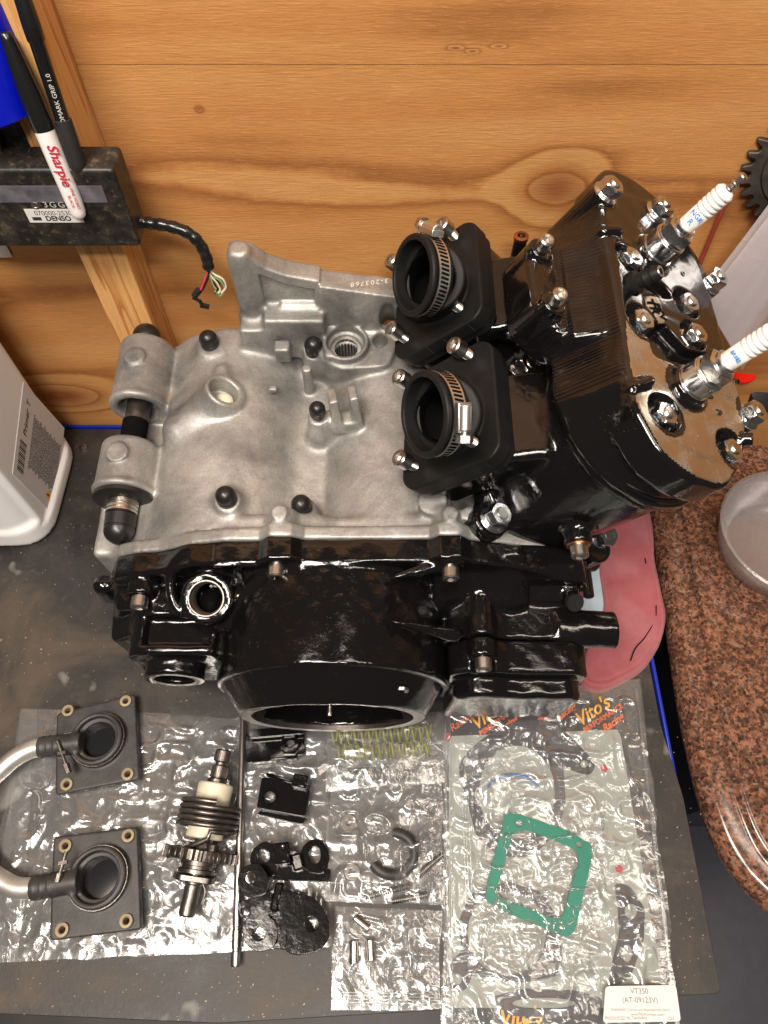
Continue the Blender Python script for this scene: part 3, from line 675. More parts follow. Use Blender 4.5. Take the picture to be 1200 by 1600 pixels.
# water pump housing
pump = rpoly([(4.4, 5), (4.6, 13.6), (6.0, 14.9), (7.6, 14.9), (8.6, 14.3), (13.6, 14.0), (14.7, 12.8), (14.9, 5)], .5)
v.add(p_poly(pump, (0, 2), 4.75, 8.2, .2), .25)
v.add(p_cyl((6.9, 9.0, 14.6), (6.9, 4.8, 14.6), 1.0, rd=.1), .3)
v.add(p_cyl((12.5, 5.9, 12.9), (17.9, 5.75, 12.9), 1.42, 1.34, rd=.12), .5); v.add(p_tor((17.55, 5.75, 12.9), (1, 0, 0), 1.24, .2), .15)
v.cut(p_cyl((16, 5.75, 12.9), (19, 5.75, 12.9), 1.05, rd=.05), .05)
v.add(p_cyl((13.3, 9.2, 13.2), (13.6, 7.2, 15.2), .62, rd=.1), .2)
v.add(p_box((14.6, 9.9, 13.2), (.5, .7, 1.6), .2), .3)
v.add(p_cap((-21.6, 9.4, 10.5), (-21.4, 9.4, 12.4), .8, .8), .3)
# opening
v.cut(p_cyl((CX, -1, CZ), (CX, 8.0, CZ-.25), 6.1, rd=.3), .05)
v.disp(lambda X, Y, Z: .018*np.sin(1.9*X+.7*Y)*np.sin(1.6*Y+.5*Z)+.012*np.sin(3.7*X)*np.sin(3.3*Y+Z), (-23, -.2, 2), (17, 10.6, 20))
cover = cast_obj('clutch_cover', v, 'e', M['black'], engine)
# ---- pump cover (front tier)
v = Vol((3.6, .4, 3), (15.8, 5.0, 16.2), .12)
v.add(p_poly(pump, (0, 2), 2.3, 4.68, .28), 0)
v.add(p_poly([(p[0]*.93+.7, p[1]*.93-.6) for p in pump], (0, 2), .9, 2.9, .45), .25)
v.add(p_cyl((6.9, 4.6, 14.6), (6.9, 3.3, 14.6), 1.0, rd=.1), .2)
v.cut(p_cyl((6.9, 3.1, 14.9), (6.9, .5, 14.9), .85, rd=.1), .15)
v.disp(lambda X, Y, Z: .03*np.sin(2.9*X+.7*Y)*np.sin(2.6*Y+.5*Z), (3.6, .6, 3), (15.8, 4.2, 16))
pcover = cast_obj('pump_cover', v, 'e', M['black'], engine)
# ---- cylinders
v = Vol((-10.6, -12.6, -17), (8.4, 13.2, -4.0), .13)
for s in (-5.2, 5.2):
    v.add(p_cyl((.2, s, -14.6), (.2, s, -4.65), 5.75, rd=.2), .6)
    v.add(p_cap((-2.6, s-2.6*np.sign(s)*-1, -13.6), (-2.2, s+2.0*np.sign(s), -8.5), 2.6, 2.0), 1.2)
    v.add(p_box((-.1, s, -14.0), (5.7, 5.0, .8), .4), .3)
    v.add(p_box((-5.6, s+.3, -9.6), (2.2, 3.3, 2.3), .5, basis((-.64, 0, .77), (.77, 0, .64))), .8)      # intake port stub
v.add(p_box((.2, 0, -8.8), (4.6, 5.2, 4.1), .5), .8)
NA = (np.array([10.0, 22.5, 21.7])-KO) @ KM.T
v.add(p_cyl((NA[0], NA[1], NA[2]-7), NA, 1.3, rd=.15), .5); v.add(p_box((NA[0]+1.2, NA[1], NA[2]-3.5), (1.4, 1.4, 3.2), .3), .5)
v.add(p_cyl((.2, -5.2, -5.3), (.2, -5.2, -4.65), 6.1, rd=.12), .1); v.add(p_cyl((.2, 5.2, -5.3), (.2, 5.2, -4.65), 6.1, rd=.12), .1)
v.add(p_box((.2, 0, -4.98), (5.4, 5.2, .33), .1), .1)
for (u, y) in ((-5.2, -9.9), (-5.4, 1.0), (4.6, -9.9), (4.6, 9.9), (-5.0, 10.2)):
    v.add(p_cyl((u, y, -15.4), (u, y, -13.4), 1.35, rd=.2), .6)
    v.cut(p_cyl((u-.5, y, -13.2), (u-.5, y, -9.5), 1.5, rd=.4), .6)
v.add(p_cap((-1.5, -7.6, -12.8), (-3.6, -5.5, -10.5), 2.3, 2.4), .9)
v.add(p_cyl((-.5, -8.4, -10.2), (-.5, -12.0, -10.2), 1.05, .95, rd=.1), .5)
v.add(p_cap((-4.9, -9.2, -13.6), (-1.2, -10.2, -9.6), .28, .22), .4); v.add(p_cap((-4.6, -7.4, -12.6), (-4.4, -8.2, -7), .25, .22), .4)
v.disp(lambda X, Y, Z: .02*np.sin(2.1*X+.7*Y)*np.sin(1.8*Y+.9*Z), (-10.4, -12.4, -16.8), (8.2, 13, -4.2))
cyl = cast_obj('cylinder_block', v, 'k', M['black'], engine)
# ---- head
NUTS = [((948, 300), .35, 1), ((1028, 330), .2, 1), ((1112, 441), -.3, 1), ((1066, 482), -.4, 0), ((978, 412), -.3, 0), ((994, 509), -.4, 0), ((1078, 530), -.3, 0), ((1028, 655), -.6, 0), ((1131, 710), -.6, 0), ((1170, 650), -.2, 1)]
def k_at(px, py, a):
    W = plane_hit(px, py, k2w((0, 0, a)), kv((0, 0, 1))); E_ = (W-EO) @ EM.T; return (E_-KO) @ KM.T
NK = [k_at(p[0], p[1], a) for p, a, _ in NUTS]
v = Vol((-12.0, -12.6, -9.2), (7.4, 12.9, 1.9), .095)
ol = rpoly([(-4.9, 9.9), (-3.4, 11.9), (-.6, 12.1), (1.6, 11.2), (3.2, 8.9), (4.4, 5.5), (4.9, 2.0), (4.7, .4), (5.1, -2.6), (5.1, -6.2), (3.9, -9.4), (1.6, -11.9), (-1.2, -12.0), (-3.6, -10.9), (-5.0, -8.2), (-4.9, -4), (-4.9, 0), (-4.9, 4)], .9, 4)
v.add(p_poly(ol, (0, 1), -2.4, 0.0, .35), 0)
for s in (-5.2, 5.2): v.add(p_cyl((.2, s, -4.6), (.1, s, -.9), 5.95, 5.35, rd=.3), .3)
v.add(p_box((.0, 0, -2.9), (5.15, 5.4, 1.7), .4), .5)
v.add(p_cyl((.2, -5.2, -4.6), (.2, -5.2, -4.1), 6.25, rd=.1), .1); v.add(p_cyl((.2, 5.2, -4.6), (.2, 5.2, -4.1), 6.25, rd=.1), .1); v.add(p_box((.2, 0, -4.35), (5.5, 5.2, .24), .1), .1)
# intake-side water jacket and its outlet housing
for s in (-5.2, 5.2): v.add(p_ocone((-.75, s*.93), 6.1, (-.05, s), 5.1, -4.6, -.1, .4), .35)
for s in (-5.2, 5.2):
    v.add(p_tor((-.1, s*.95, -4.35), (0, 0, 1), 6.15, .17), .12); v.add(p_tor((-.1, s*.95, -3.75), (0, 0, 1), 6.0, .10), .15)
v.add(p_poly([(-4.3, -.2), (-6.6, -2.2), (-7.0, -4.6), (-3, -4.6), (-3, -.5)], (0, 2), -2.6, 5.0, .5), .9)
v.add(p_poly(rpoly([(-9.0, -.6), (-9.0, 4.6), (-6.4, 6.0), (-4.6, 5.6), (-4.6, -2.4), (-7.0, -2.2)], .8), (0, 1), -5.8, -2.6, .5), .5)
_q0 = (np.array([15.2, 23.2, 23.4])-KO) @ KM.T; _q1 = (np.array([10.6, 22.6, 22.6])-KO) @ KM.T
v.add(p_cyl(_q0, _q1, 1.25, 1.15, rd=.12), .3); v.cut(p_cyl(_q1+(_q0-_q1)*.15, _q1-(_q0-_q1)*.1, .9, rd=.02), .03)
v.add(p_cyl((-8.1, 3.9, -5), (-8.3, 3.9, -2.2), .85, rd=.1), .3); v.add(p_cyl((-7.8, -.5, -5), (-8.0, -.5, -2.0), .85, rd=.1), .3)
def ridge(X, Y, Z):
    m = np.clip((-4.3-X)/.8, 0, 1)*np.clip((Z+4.6)/.6, 0, 1)*np.clip((-.02-Z)/.5, 0, 1)*np.clip((Y+6.0)/.5, 0, 1)*np.clip((9.4-Y)/.5, 0, 1)
    m2 = 1-.85*np.clip((3.4-np.abs(Y-1.8))/.5, 0, 1)*np.clip((-7.2-X)/.4, 0, 1)
    return .0*np.cos(2*np.pi*(Y+.25*np.exp(-((Y-1.8)/3)**2)*(X+5)+.06*np.sin(Z*2))/.52)*m*m2
v.disp(ridge, (-9.4, -7, -5.6), (-3.6, 10.8, 1.2))
# plug towers, nut wells, pads
PK = [k_at(1033, 386, .9), k_at(1091, 594, .9)]
for p in PK:
    v.add(p_cyl((p[0], p[1], -1), (p[0], p[1], .45), 1.7, 1.3, rd=.12), .35); v.add(p_tor((p[0], p[1], .42), (0, 0, 1), 1.2, .14), .1)
for (p, a, ext_), nk in zip(NUTS, NK):
    if ext_: v.add(p_cyl((nk[0], nk[1], -4.4), (nk[0], nk[1], a-.1), 1.05, .92, rd=.12), .3)
    else:
        v.add(p_cyl((nk[0], nk[1], -4.4), (nk[0], nk[1], a-.2), 1.0, rd=.15), .2)
        v.cut(p_cap((nk[0]-.1, nk[1]+.1, a+.95), (nk[0]+.4, nk[1]+.5, a+1.7), 1.28), .12)
        v.cut(p_cyl((nk[0], nk[1], a-.15), (nk[0], nk[1], a+3), 1.02, rd=.1), .1)
v.cut(p_poly(rpoly([(-2.9, -1.2), (-.9, -.9), (.8, -2.3), (4.8, -1.4), (4.4, -3.5), (.6, -4.0), (-2.6, -3.9)], .4), (0, 1), -.75, 1, .15), .12)
v.cut(p_poly(rpoly([(-1.8, 3.0), (-.2, 2.6), (.6, 1.9), (-.6, 1.3), (-2.6, 1.6)], .4), (0, 1), -.7, 1, .15), .12)
v.add(p_poly(rpoly([(-2.5, .75), (-1.1, 1.15), (-.9, -.9), (-1.7, -1.3), (-2.6, -.6)], .3), (0, 1), -1, .12, .06), .1)
v.add(p_cyl((3.9, -7.6, -.6), (4.6, -7.9, .4), .42, rd=.06), .15)
v.add(p_cap((-4.6, -6.8, -.25), (-3.6, -6.2, .15), .45, .35), .2); v.add(p_cap((-4.9, 5.0, -.1), (-4.0, 5.2, .25), .45, .35), .2)
v.disp(lambda X, Y, Z: .016*np.sin(2.1*X+.7*Y)*np.sin(1.8*Y+.9*Z), (-8.9, -12.5, -7.2), (7.2, 12.8, 1.8))
head = cast_obj('cylinder_head', v, 'k', M['black2'], engine)
head.data.materials.append(M['ribbed'])
_me = head.data; _c = np.empty(len(_me.polygons)*3, np.float32); _me.polygons.foreach_get('center', _c); _c = _c.reshape(-1, 3)+origin_of(head)
_k = ((_c-EO) @ EM.T-KO) @ KM.T
_mi = ((_k[:, 0] < -4.0+.0*_k[:, 1]) & ~((np.abs(_k[:, 1]-1.8) < 3.4) & (_k[:, 0] < -7.0)) & (_k[:, 2] < -.12) & (_k[:, 2] > -4.3) & (_k[:, 1] > -6.1) & (_k[:, 1] < 9.5)).astype(np.int32); 
head.data.materials.append(M['baretop'])
_n = np.empty(len(_me.polygons)*3, np.float32); _me.polygons.foreach_get('normal', _n); _n = _n.reshape(-1, 3) @ kv((0, 0, 1))
_top = (_n > .965) & (_k[:, 2] > -.2) & (_k[:, 2] < .25) & (((_k[:, 1] < -2.0) & (np.hypot(_k[:, 0]-PK[1][0], _k[:, 1]-PK[1][1]) > 1.75)) | ((_k[:, 2] > .07) & (np.abs(_k[:, 0]+1.75) < 1.1) & (np.abs(_k[:, 1]) < 1.2)))
for nk_ in NK: _top &= np.hypot(_k[:, 0]-nk_[0], _k[:, 1]-nk_[1]) > 1.5
_mi[_top] = 2
_me.polygons.foreach_set('material_index', _mi)
# ================================================================ fasteners and fittings
def shared(name, g, mat, ang=30):
    me = to_mesh(name, g.v, g.f, np.zeros(3), ang); me.materials.append(mat); return me
g = G(); g.lathe([(0, 0), (1.08, 0), (1.10, .12), (.92, .28), (.81, .32), (.81, 1.0), (.76, 1.12), (.47, 1.13), (.45, 1.0)], (0, 0, 0), (0, 0, 1), 36, hexr={4: 1, 5: 1, 6: .55}); nutb_me = shared('nut', g, M['zinc']); g.v = [tuple(q*.86 for q in p) for p in g.v]; nut_me = shared('nut', g, M['zinc'])
def thread(r, h0, h1, p=.13):
    pr = [(0, h0), (r, h0)]; h = h0
    while h < h1-.12: pr += [(r, h), (r*.88, h+p/2)]; h += p
    return pr+[(r, h1-.1), (r*.85, h1), (0, h1)]
g = G(); g.lathe(thread(.46, .2, 1.2), (0, 0, 0), (0, 0, 1), 16); studb_me = shared('stud', g, M['steel']); g.v = [tuple(q*.86 for q in p) for p in g.v]; studend_me = shared('stud', g, M['steel'])
# socket head cap screw: origin under the head, head goes up +z
def cap_screw(L, R=.55, H=.75, shank=.34):
    g = G(); pr = [(0, -L), (shank*.85, -L)]; h = -L+.06
    while h < -.1: pr += [(shank, h), (shank*.87, h+.06)]; h += .12
    pr += [(shank, 0), (R, 0), (R, H-.1), (R-.09, H), (.30, H), (.27, H-.3), (0, H-.34)]
    g.lathe(pr, (0, 0, 0), (0, 0, 1), 24, hexr={len(pr)-3: 1, len(pr)-2: 1}); return g
cs_me = shared('bolt', cap_screw(1.7, .60, .95, .40), M['steel']); cs2_me = shared('bolt', cap_screw(.6, .6, .85), M['steel'])
def cap_me(r, h):
    g = G(); pr = [(0, 0), (r, 0), (r, h*.40), (r*.95, h*.42), (r*.95, h*.46), (r, h*.48)]
    for i in range(1, 9): t = math.pi/2*i/8; pr.append((r*math.cos(t), h-r+r*math.sin(t)))
    g.lathe(pr, (0, 0, 0), (0, 0, 1), 24); return shared('rubber_cap', g, M['rubber'], 20)
capm = cap_me(.74, 1.75)
# caps on the crankcase
for (x, y, z) in ((-14.1, 28.3, 17.1), (-5.6, 27.6, 17.2), (-11.3, 14.0, 17.6), (-5.9, 13.6, 17.0)):
    place('rubber_cap', capm, crank, e2w((x, y, z)), basis(ev((random.uniform(-.05, .05), -.03, 1))))
c5 = cap_me(.62, 1.2); place('rubber_cap', c5, crank, e2w((-5.0, 21.0, 18.45)), basis(ev((0, 0, 1))))
g = G(); g.lathe(thread(.5, -.5, .7, .18), e2w((-5.0, 21.0, 17.9)), ev((0, 0, 1)), 16); part('threaded_stub', g, M['steel'], crank)
g = G(); g.cyl(e2w((-19.85, 29.2, 15.6)), e2w((-19.95, 14.6, 15.05)), .93, n=28); part('pivot_shaft', g, M['dsteel'], crank)
g = G(); g.cyl(e2w((-19.9, 22.2, 15.4)), e2w((-19.92, 20.2, 15.3)), 1.0, n=28, bev=.05); part('shaft_sleeve', g, M['hole'], crank)
place('rubber_cap', cap_me(1.15, 2.2), crank, e2w((-19.8, 28.9, 15.9)), basis(ev((0, .9, .5))))
g = G(); g.lathe([(1.1, 0), (2.2, 0), (2.32, .12), (2.32, .4), (2.0, .6), (1.1, .6), (1.1, 0)], e2w((-19.95, 15.72, 14.9)), ev((0, -1, 0)), 36); part('seal_washer', g, M['rubber'], crank)
g = G(); pr = [(.9, 0)]
for i in range(4): pr += [(1.18, .05+i*.3), (1.18, .22+i*.3), (1.05, .27+i*.3)]
pr += [(.9, 1.25)]; g.lathe(pr, e2w((-19.95, 15.3, 15.0)), ev((0, -1, 0)), 28); part('spring_washers', g, M['steel'], crank)
place('rubber_cap', cap_me(1.16, 2.3), crank, e2w((-19.95, 14.1, 15.0)), basis(ev((0, -1, -.12))))
place('rubber_cap', cap_me(.85, 1.9), crank, e2w((-20.9, 15.6, 13.3)), basis(ev((-.1, -1, .1))))
place('rubber_cap', cap_me(.66, 1.9), crank, e2w((16.3, 12.5, 12.4)), basis(ev((0, -.75, -.5))))
g = G(); g.cyl(e2w((15.9, 13.4, 11.9)), e2w((16.2, 12.7, 12.6)), .35); part('stud', g, M['steel'], crank)
# seal in the pushrod housing
g = G(); g.lathe([(.95, 0), (1.5, 0), (1.5, .1), (1.32, .16), (1.3, -.2), (1.0, -.25), (.95, 0)], e2w((-3.05, 27.6, 17.75)), ev((0, 0, 1)), 32); part('seal_ring', g, M['steel'], crank)
g = G()
for i in range(22):
    a = i/22*2*math.pi; g.box(e2w((-3.05+.93*math.cos(a), 27.6+.93*math.sin(a), 16.4)), (.05, .05, .8), EM)
part('needle_bearing', g, M['dsteel'], crank, smooth=False, kind='stuff')
g = G(); g.lathe([(.0, .1), (.22, .1), (.24, .36), (.5, .36), (.55, .28), (.55, -.8)], e2w((-.75, 27.2, 17.6)), ev((0, 0, 1)), 24, hexr={1: 1, 2: 1}); part('plug_screw', g, M['steel'], crank)
text('serial_number', '3-203768', .62, e2w((-1.1, 29.75, 22.86)), basis(ev((-.165, -.0, 1)), ev((-1, 0, -.165))), M['lightink'], crank, ext=.01, spacing=1.25)
g = G(); g.sphere(e2w((-12.65, 23.05, 17.0)), .8, 16, (1, 1, .55)); part('guide_pad', g, M['nylon'], crank)
# clutch cover
for (x, y, z, B_) in ((-7.4, 8.85, 17.95, 0), (4.55, 8.65, 18.15, 0), (-17.55, 7.6, 15.0, 0)):
    place('bolt', cs2_me, cover, e2w((x, y, z)), basis(ev((0, -1, .05))))
place('bolt', cs2_me, pcover, e2w((6.9, 3.2, 14.75)), basis(ev((0, -1, .05))))
g = G(); g.lathe([(1.15, -1.4), (1.15, .0), (1.19, .03), (1.27, .03), (1.29, -.1)], e2w(fo), ev(fd), 36)
part('filler_lip', g, M['dsteel'], cover)
g = G()
for i in range(5): g.lathe([(1.17, -.25-i*.25), (1.05, -.36-i*.25), (1.17, -.47-i*.25)], e2w(fo), ev(fd), 30)
part('filler_thread', g, M['dsteel'], cover)
g = G(); g.lathe([(6.08, .04), (6.08, -.9), (6.0, -.9), (6.0, .08), (6.08, .10), (6.76, .10), (6.84, .04), (6.84, -.06)], e2w((CX, .06, CZ-.25)), ev((0, -1, 0)), 96); part('cover_ring', g, M['dsteel'], cover)
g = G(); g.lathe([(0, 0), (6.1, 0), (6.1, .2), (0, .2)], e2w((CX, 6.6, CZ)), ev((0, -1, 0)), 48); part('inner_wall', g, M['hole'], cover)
g = G(); g.lathe(thread(.15, 0, 2.3, .12), e2w((-3.6, 1.5, 15.5)), ev((0, -.92, .1)), 14); part('screw', g, M['steel'], cover)
g = G(); g.lathe([(0, 0), (.42, 0), (.42, .1), (.25, .2), (0, .22)], e2w((-3.6, 3.4, 15.7)), ev((0, -1, .1)), 18); part('screw_washer', g, M['steel'], cover)
for (x, z) in ((-8.4, 15.0), (1.2, 15.2)):
    g = G(); g.lathe([(.22, .0), (.22, .16), (.46, .16), (.5, 0)], e2w((x, 1.0, z)), ev((0, -1, .15)), 20); part('dowel_ring', g, M['steel'], cover)
g = G(); g.lathe([(0, .12), (.62, .12), (.66, .05), (.66, -.3)], e2w((13.62, 7.1, 15.3)), ev((.15, -.6, .9)), 24); part('blanking_plug', g, M['semi'], cover)
g = G(); g.cyl(e2w((14.9, 9.9, 14.6)), e2w((14.9, 7.7, 14.6)), .38, bev=.1); g.box(e2w((14.4, 9.0, 14.6)), (.12, .9, .2), EM); part('lever_bracket', g, M['black'], cover)
g = G(); g.lathe([(1.5, 0), (2.15, 0), (2.15, .12), (1.9, .16), (1.5, .1), (1.5, 0)], e2w((-15.4, 2.52, 11.4)), ev((0, -1, 0)), 32); part('shaft_seal', g, M['black'], cover)
# cylinder nuts
for (px, py, a) in ((822, 585, -13.0), (797, 800, -13.0)):
    k = NA+np.array([0, 0, -.05])
    if py > 700: k = np.array([-5.2, -9.9, -13.3]); 
    place('nut', nutb_me, cyl, k2w(k), basis(kv((0, 0, 1)))); place('stud', studb_me, cyl, k2w(k), basis(kv((0, 0, 1))))
g = G(); g.lathe([(.5, 0), (.78, 0), (.80, .06), (.78, .14), (.5, .14), (.5, 0)], k2w((-.5, -12.0, -10.2)), kv((0, -1, 0)), 24); part('copper_washer', g, M['copper'], cyl)
place('bolt', cs2_me, cyl, k2w((-.5, -12.12, -10.2)), basis(kv((0, -1, 0))))
g = G(); q0 = e2w((10.2, 32.0, 20.5)); q1 = at(829, 366, y=q0[1]+1.0); g.cyl(q0, q0+unit(ev((0, .1, 1)))*4.2, .55, .5, bev=.05); part('hose_tube', g, M['black'], cyl)
g = G(); g.lathe([(.5, 0), (.56, .0), (.56, .25), (.3, .3), (.3, -.5)], q0+unit(ev((0, .1, 1)))*4.1, ev((0, .1, 1)), 20); part('tube_end', g, M['copper'], cyl)
# head nuts, studs
for (p, a, ext_), nk in zip(NUTS, NK):
    rz = random.uniform(0, 1); B = basis(kv((0, 0, 1)), kv((math.cos(rz), math.sin(rz), 0)))
    o = place('nut', nut_me, head, k2w((nk[0], nk[1], a-.18)), B); place('stud', studend_me, head, k2w((nk[0], nk[1], a-.1)), B)
me = cap_screw(.6, .5, .8); me = shared('bolt', me, M['steel'])
place('bolt', me, head, k2w((-8.35, 3.9, -2.1)), basis(kv((-.25, -.1, 1)))); place('bolt', me, head, k2w((-8.05, -.5, -1.9)), basis(kv((-.25, -.1, 1))))
# hose nipple in the middle of the head
n0 = k_at(990, 443, .1); nd = kv(unit((.25, -.15, 1)))
g = G(); g.lathe([(0, -.4), (.75, -.4), (.75, .3), (.5, .42), (.46, .8), (.56, .85), (.46, 1.15), (.44, 1.3), (.55, 1.35), (.44, 1.7), (.40, 1.78), (.22, 1.78), (.2, 1.2), (0, 1.2)], k2w(n0), nd, 24); part('hose_nipple', g, M['semi'], head)
g = G(); g.lathe([(.20, 0), (.38, 0), (.36, .04), (.22, .04)], k2w(n0)+nd*1.775, nd, 20); part('nipple_ring', g, M['steel'], head)
for i, (ch, sx_) in enumerate((('TR', 0), ('PKV', 1))):
    text('cast_lettering', ch, .95-.25*i, k2w((-1.95+.62*i, -.02-.12*i, .13)), basis(kv((0, 0, 1)), kv((.35, -1, 0))), M['hole'], head, ext=.03, bold=.03)
for (px, py, ch) in ((1045, 420, '8'), (1068, 428, 'o'), (1108, 620, '8'), (1123, 645, '&'), (1150, 595, 'S')):
    p = k_at(px, py, .02); text('cast_mark', ch, .8, k2w(p), basis(kv((0, 0, 1)), kv((.2, -1, 0))), M['black2'], head, ext=.07)
# ---- spark plugs
def spark_plug(k, lettering, up_px):
    base = k2w((k[0], k[1], .55)); d = kv((0, 0, 1)); SC = .90; ax = lambda h: base+d*h*SC
    g = G(); g.lathe([(1.2, -.3), (1.36, 0), (1.36, .08), (1.22, .1), (1.22, .24), (1.30, .28), (1.30, 1.25), (1.24, 1.3), (1.26, 1.38), (1.1, 1.45)], base, d, 40)
    g.lathe([(1.0, 1.45), (1.02, 1.48), (1.04, 1.5), (1.04, 2.3), (.98, 2.36), (.86, 2.4), (.86, 2.65), (.74, 2.72), (.6, 2.72)], base, d, 48, hexr={2: 1, 3: 1})
    rs = lambda gg: setattr(gg, 'v', [tuple(base+(np.array(q)-base)*SC) for q in gg.v]); rs(g)
    p = part('spark_plug', g, M['zinc'], engine)
    pr = [(.62, 2.6), (.66, 2.75), (.66, 4.05)]
    for i in range(5): h = 4.1+i*.36; pr += [(.62, h-.02), (.70, h+.06), (.71, h+.16), (.69, h+.27), (.61, h+.33)]
    pr += [(.52, 6.0), (.3, 6.06), (0, 6.06)]
    g = G(); g.lathe(pr, base, d, 32); rs(g); part('insulator', g, M['porcelain'], p, ang=60)
    g = G(); g.lathe([(.3, 6.0), (.3, 6.15), (.25, 6.2), (.25, 6.42), (.3, 6.5), (.3, 6.62), (.22, 6.7), (.22, 6.82), (.33, 6.9), (.33, 7.2), (.25, 7.28), (.12, 7.28), (.12, 7.15), (0, 7.15)], base, d, 20); rs(g); part('terminal', g, M['steel'], p)
    view = unit(_C-ax(3.4)); view = unit(view-d*(view @ d)); xs = unit(np.cross(d, view))
    for t_, hh, sz in lettering: text('lettering', t_, sz, ax(hh)+view*.67*SC, np.array([xs, d, view]), M['blueink'], p, ext=.02, bold=.006)
    return p
spark_plug(PK[0], (('NGK', 3.8, .44), ('R', 3.25, .5)), None)
spark_plug(PK[1], (('BR8ES', 3.55, .30),), None)
# ---- intake boots: flange frame t (up the plate), y, n (out of the plate)
fa = math.radians(47); FT = np.array([math.sin(fa), 0, math.cos(fa)]); FN = np.array([-math.cos(fa), 0, math.sin(fa)])
FB = np.array([FT, [0, 1, 0], np.cross(FT, [0, 1, 0])])     # rows; third = t x y
if FB[2] @ FN < 0: FB[1] *= -1; FB[2] = np.cross(FB[0], FB[1])
BO = np.array([4.9, 17.45, 23.2]); MC = np.array([2.3, 14.8, 27.9])      # flange centre and mouth centre, engine axes
def f2e(p): return np.asarray(p, float) @ FB + BO
def e2f(p): return (np.asarray(p, float)-BO) @ FB.T
mc = e2f(MC); mn_e = unit((-.87, -.30, .39)); mn = mn_e @ FB.T
v = Vol((-5.6, -6.2, -1.2), (5.6, 6.2, 7.0), .1)
sg = FB[1][1]
flg = rpoly([(-4.1, 3.9*sg), (-3.2, 4.9*sg), (2.7, 4.9*sg), (3.6, 4.1*sg), (3.6, -3.6*sg), (2.9, -4.3*sg), (-3.7, -4.3*sg), (-4.5, -3.5*sg)], .7)
v.add(p_poly(flg, (0, 1), -.75, .55, .12), 0)
c0 = np.array([-1.0, .7*sg, .3]); c1 = mc-mn*1.5
v.add(p_cyl(c0, c1, 2.65, 2.35, rd=.15), .45); v.add(p_cyl(c1-mn*.3, mc, 2.42, rd=.15), .25)
v.add(p_cyl(mc-mn*.42, mc, 2.64, rd=.16), .12)
v.cut(p_cyl(mc-mn*1.0, mc+mn, 2.2, rd=.1), .1); v.cut(p_cyl(mc-mn*1.5, mc+mn, 1.9, rd=.1), .1); v.cut(p_cyl(c0-(0, 0, 1.2), c1+mn*.2, 1.75, rd=.1), .1)
BOLTS = [(1.6, 4.2), (1.6, -2.6), (-3.4, -2.5), (-3.4, 4.1)]
for (t_, y_) in BOLTS: v.cut(p_cyl((t_, y_*sg, -2), (t_, y_*sg, 2), .42, rd=.02), .03); v.add(p_cyl((t_, y_*sg, -.35), (t_, y_*sg, .30), .1), .0)
for (t_, y_) in BOLTS: v.cut(p_cyl((t_, y_*sg, -2), (t_, y_*sg, 2), .42, rd=.02), .03)
BV, BF = v.mesh()
band_c = mc-mn*.95
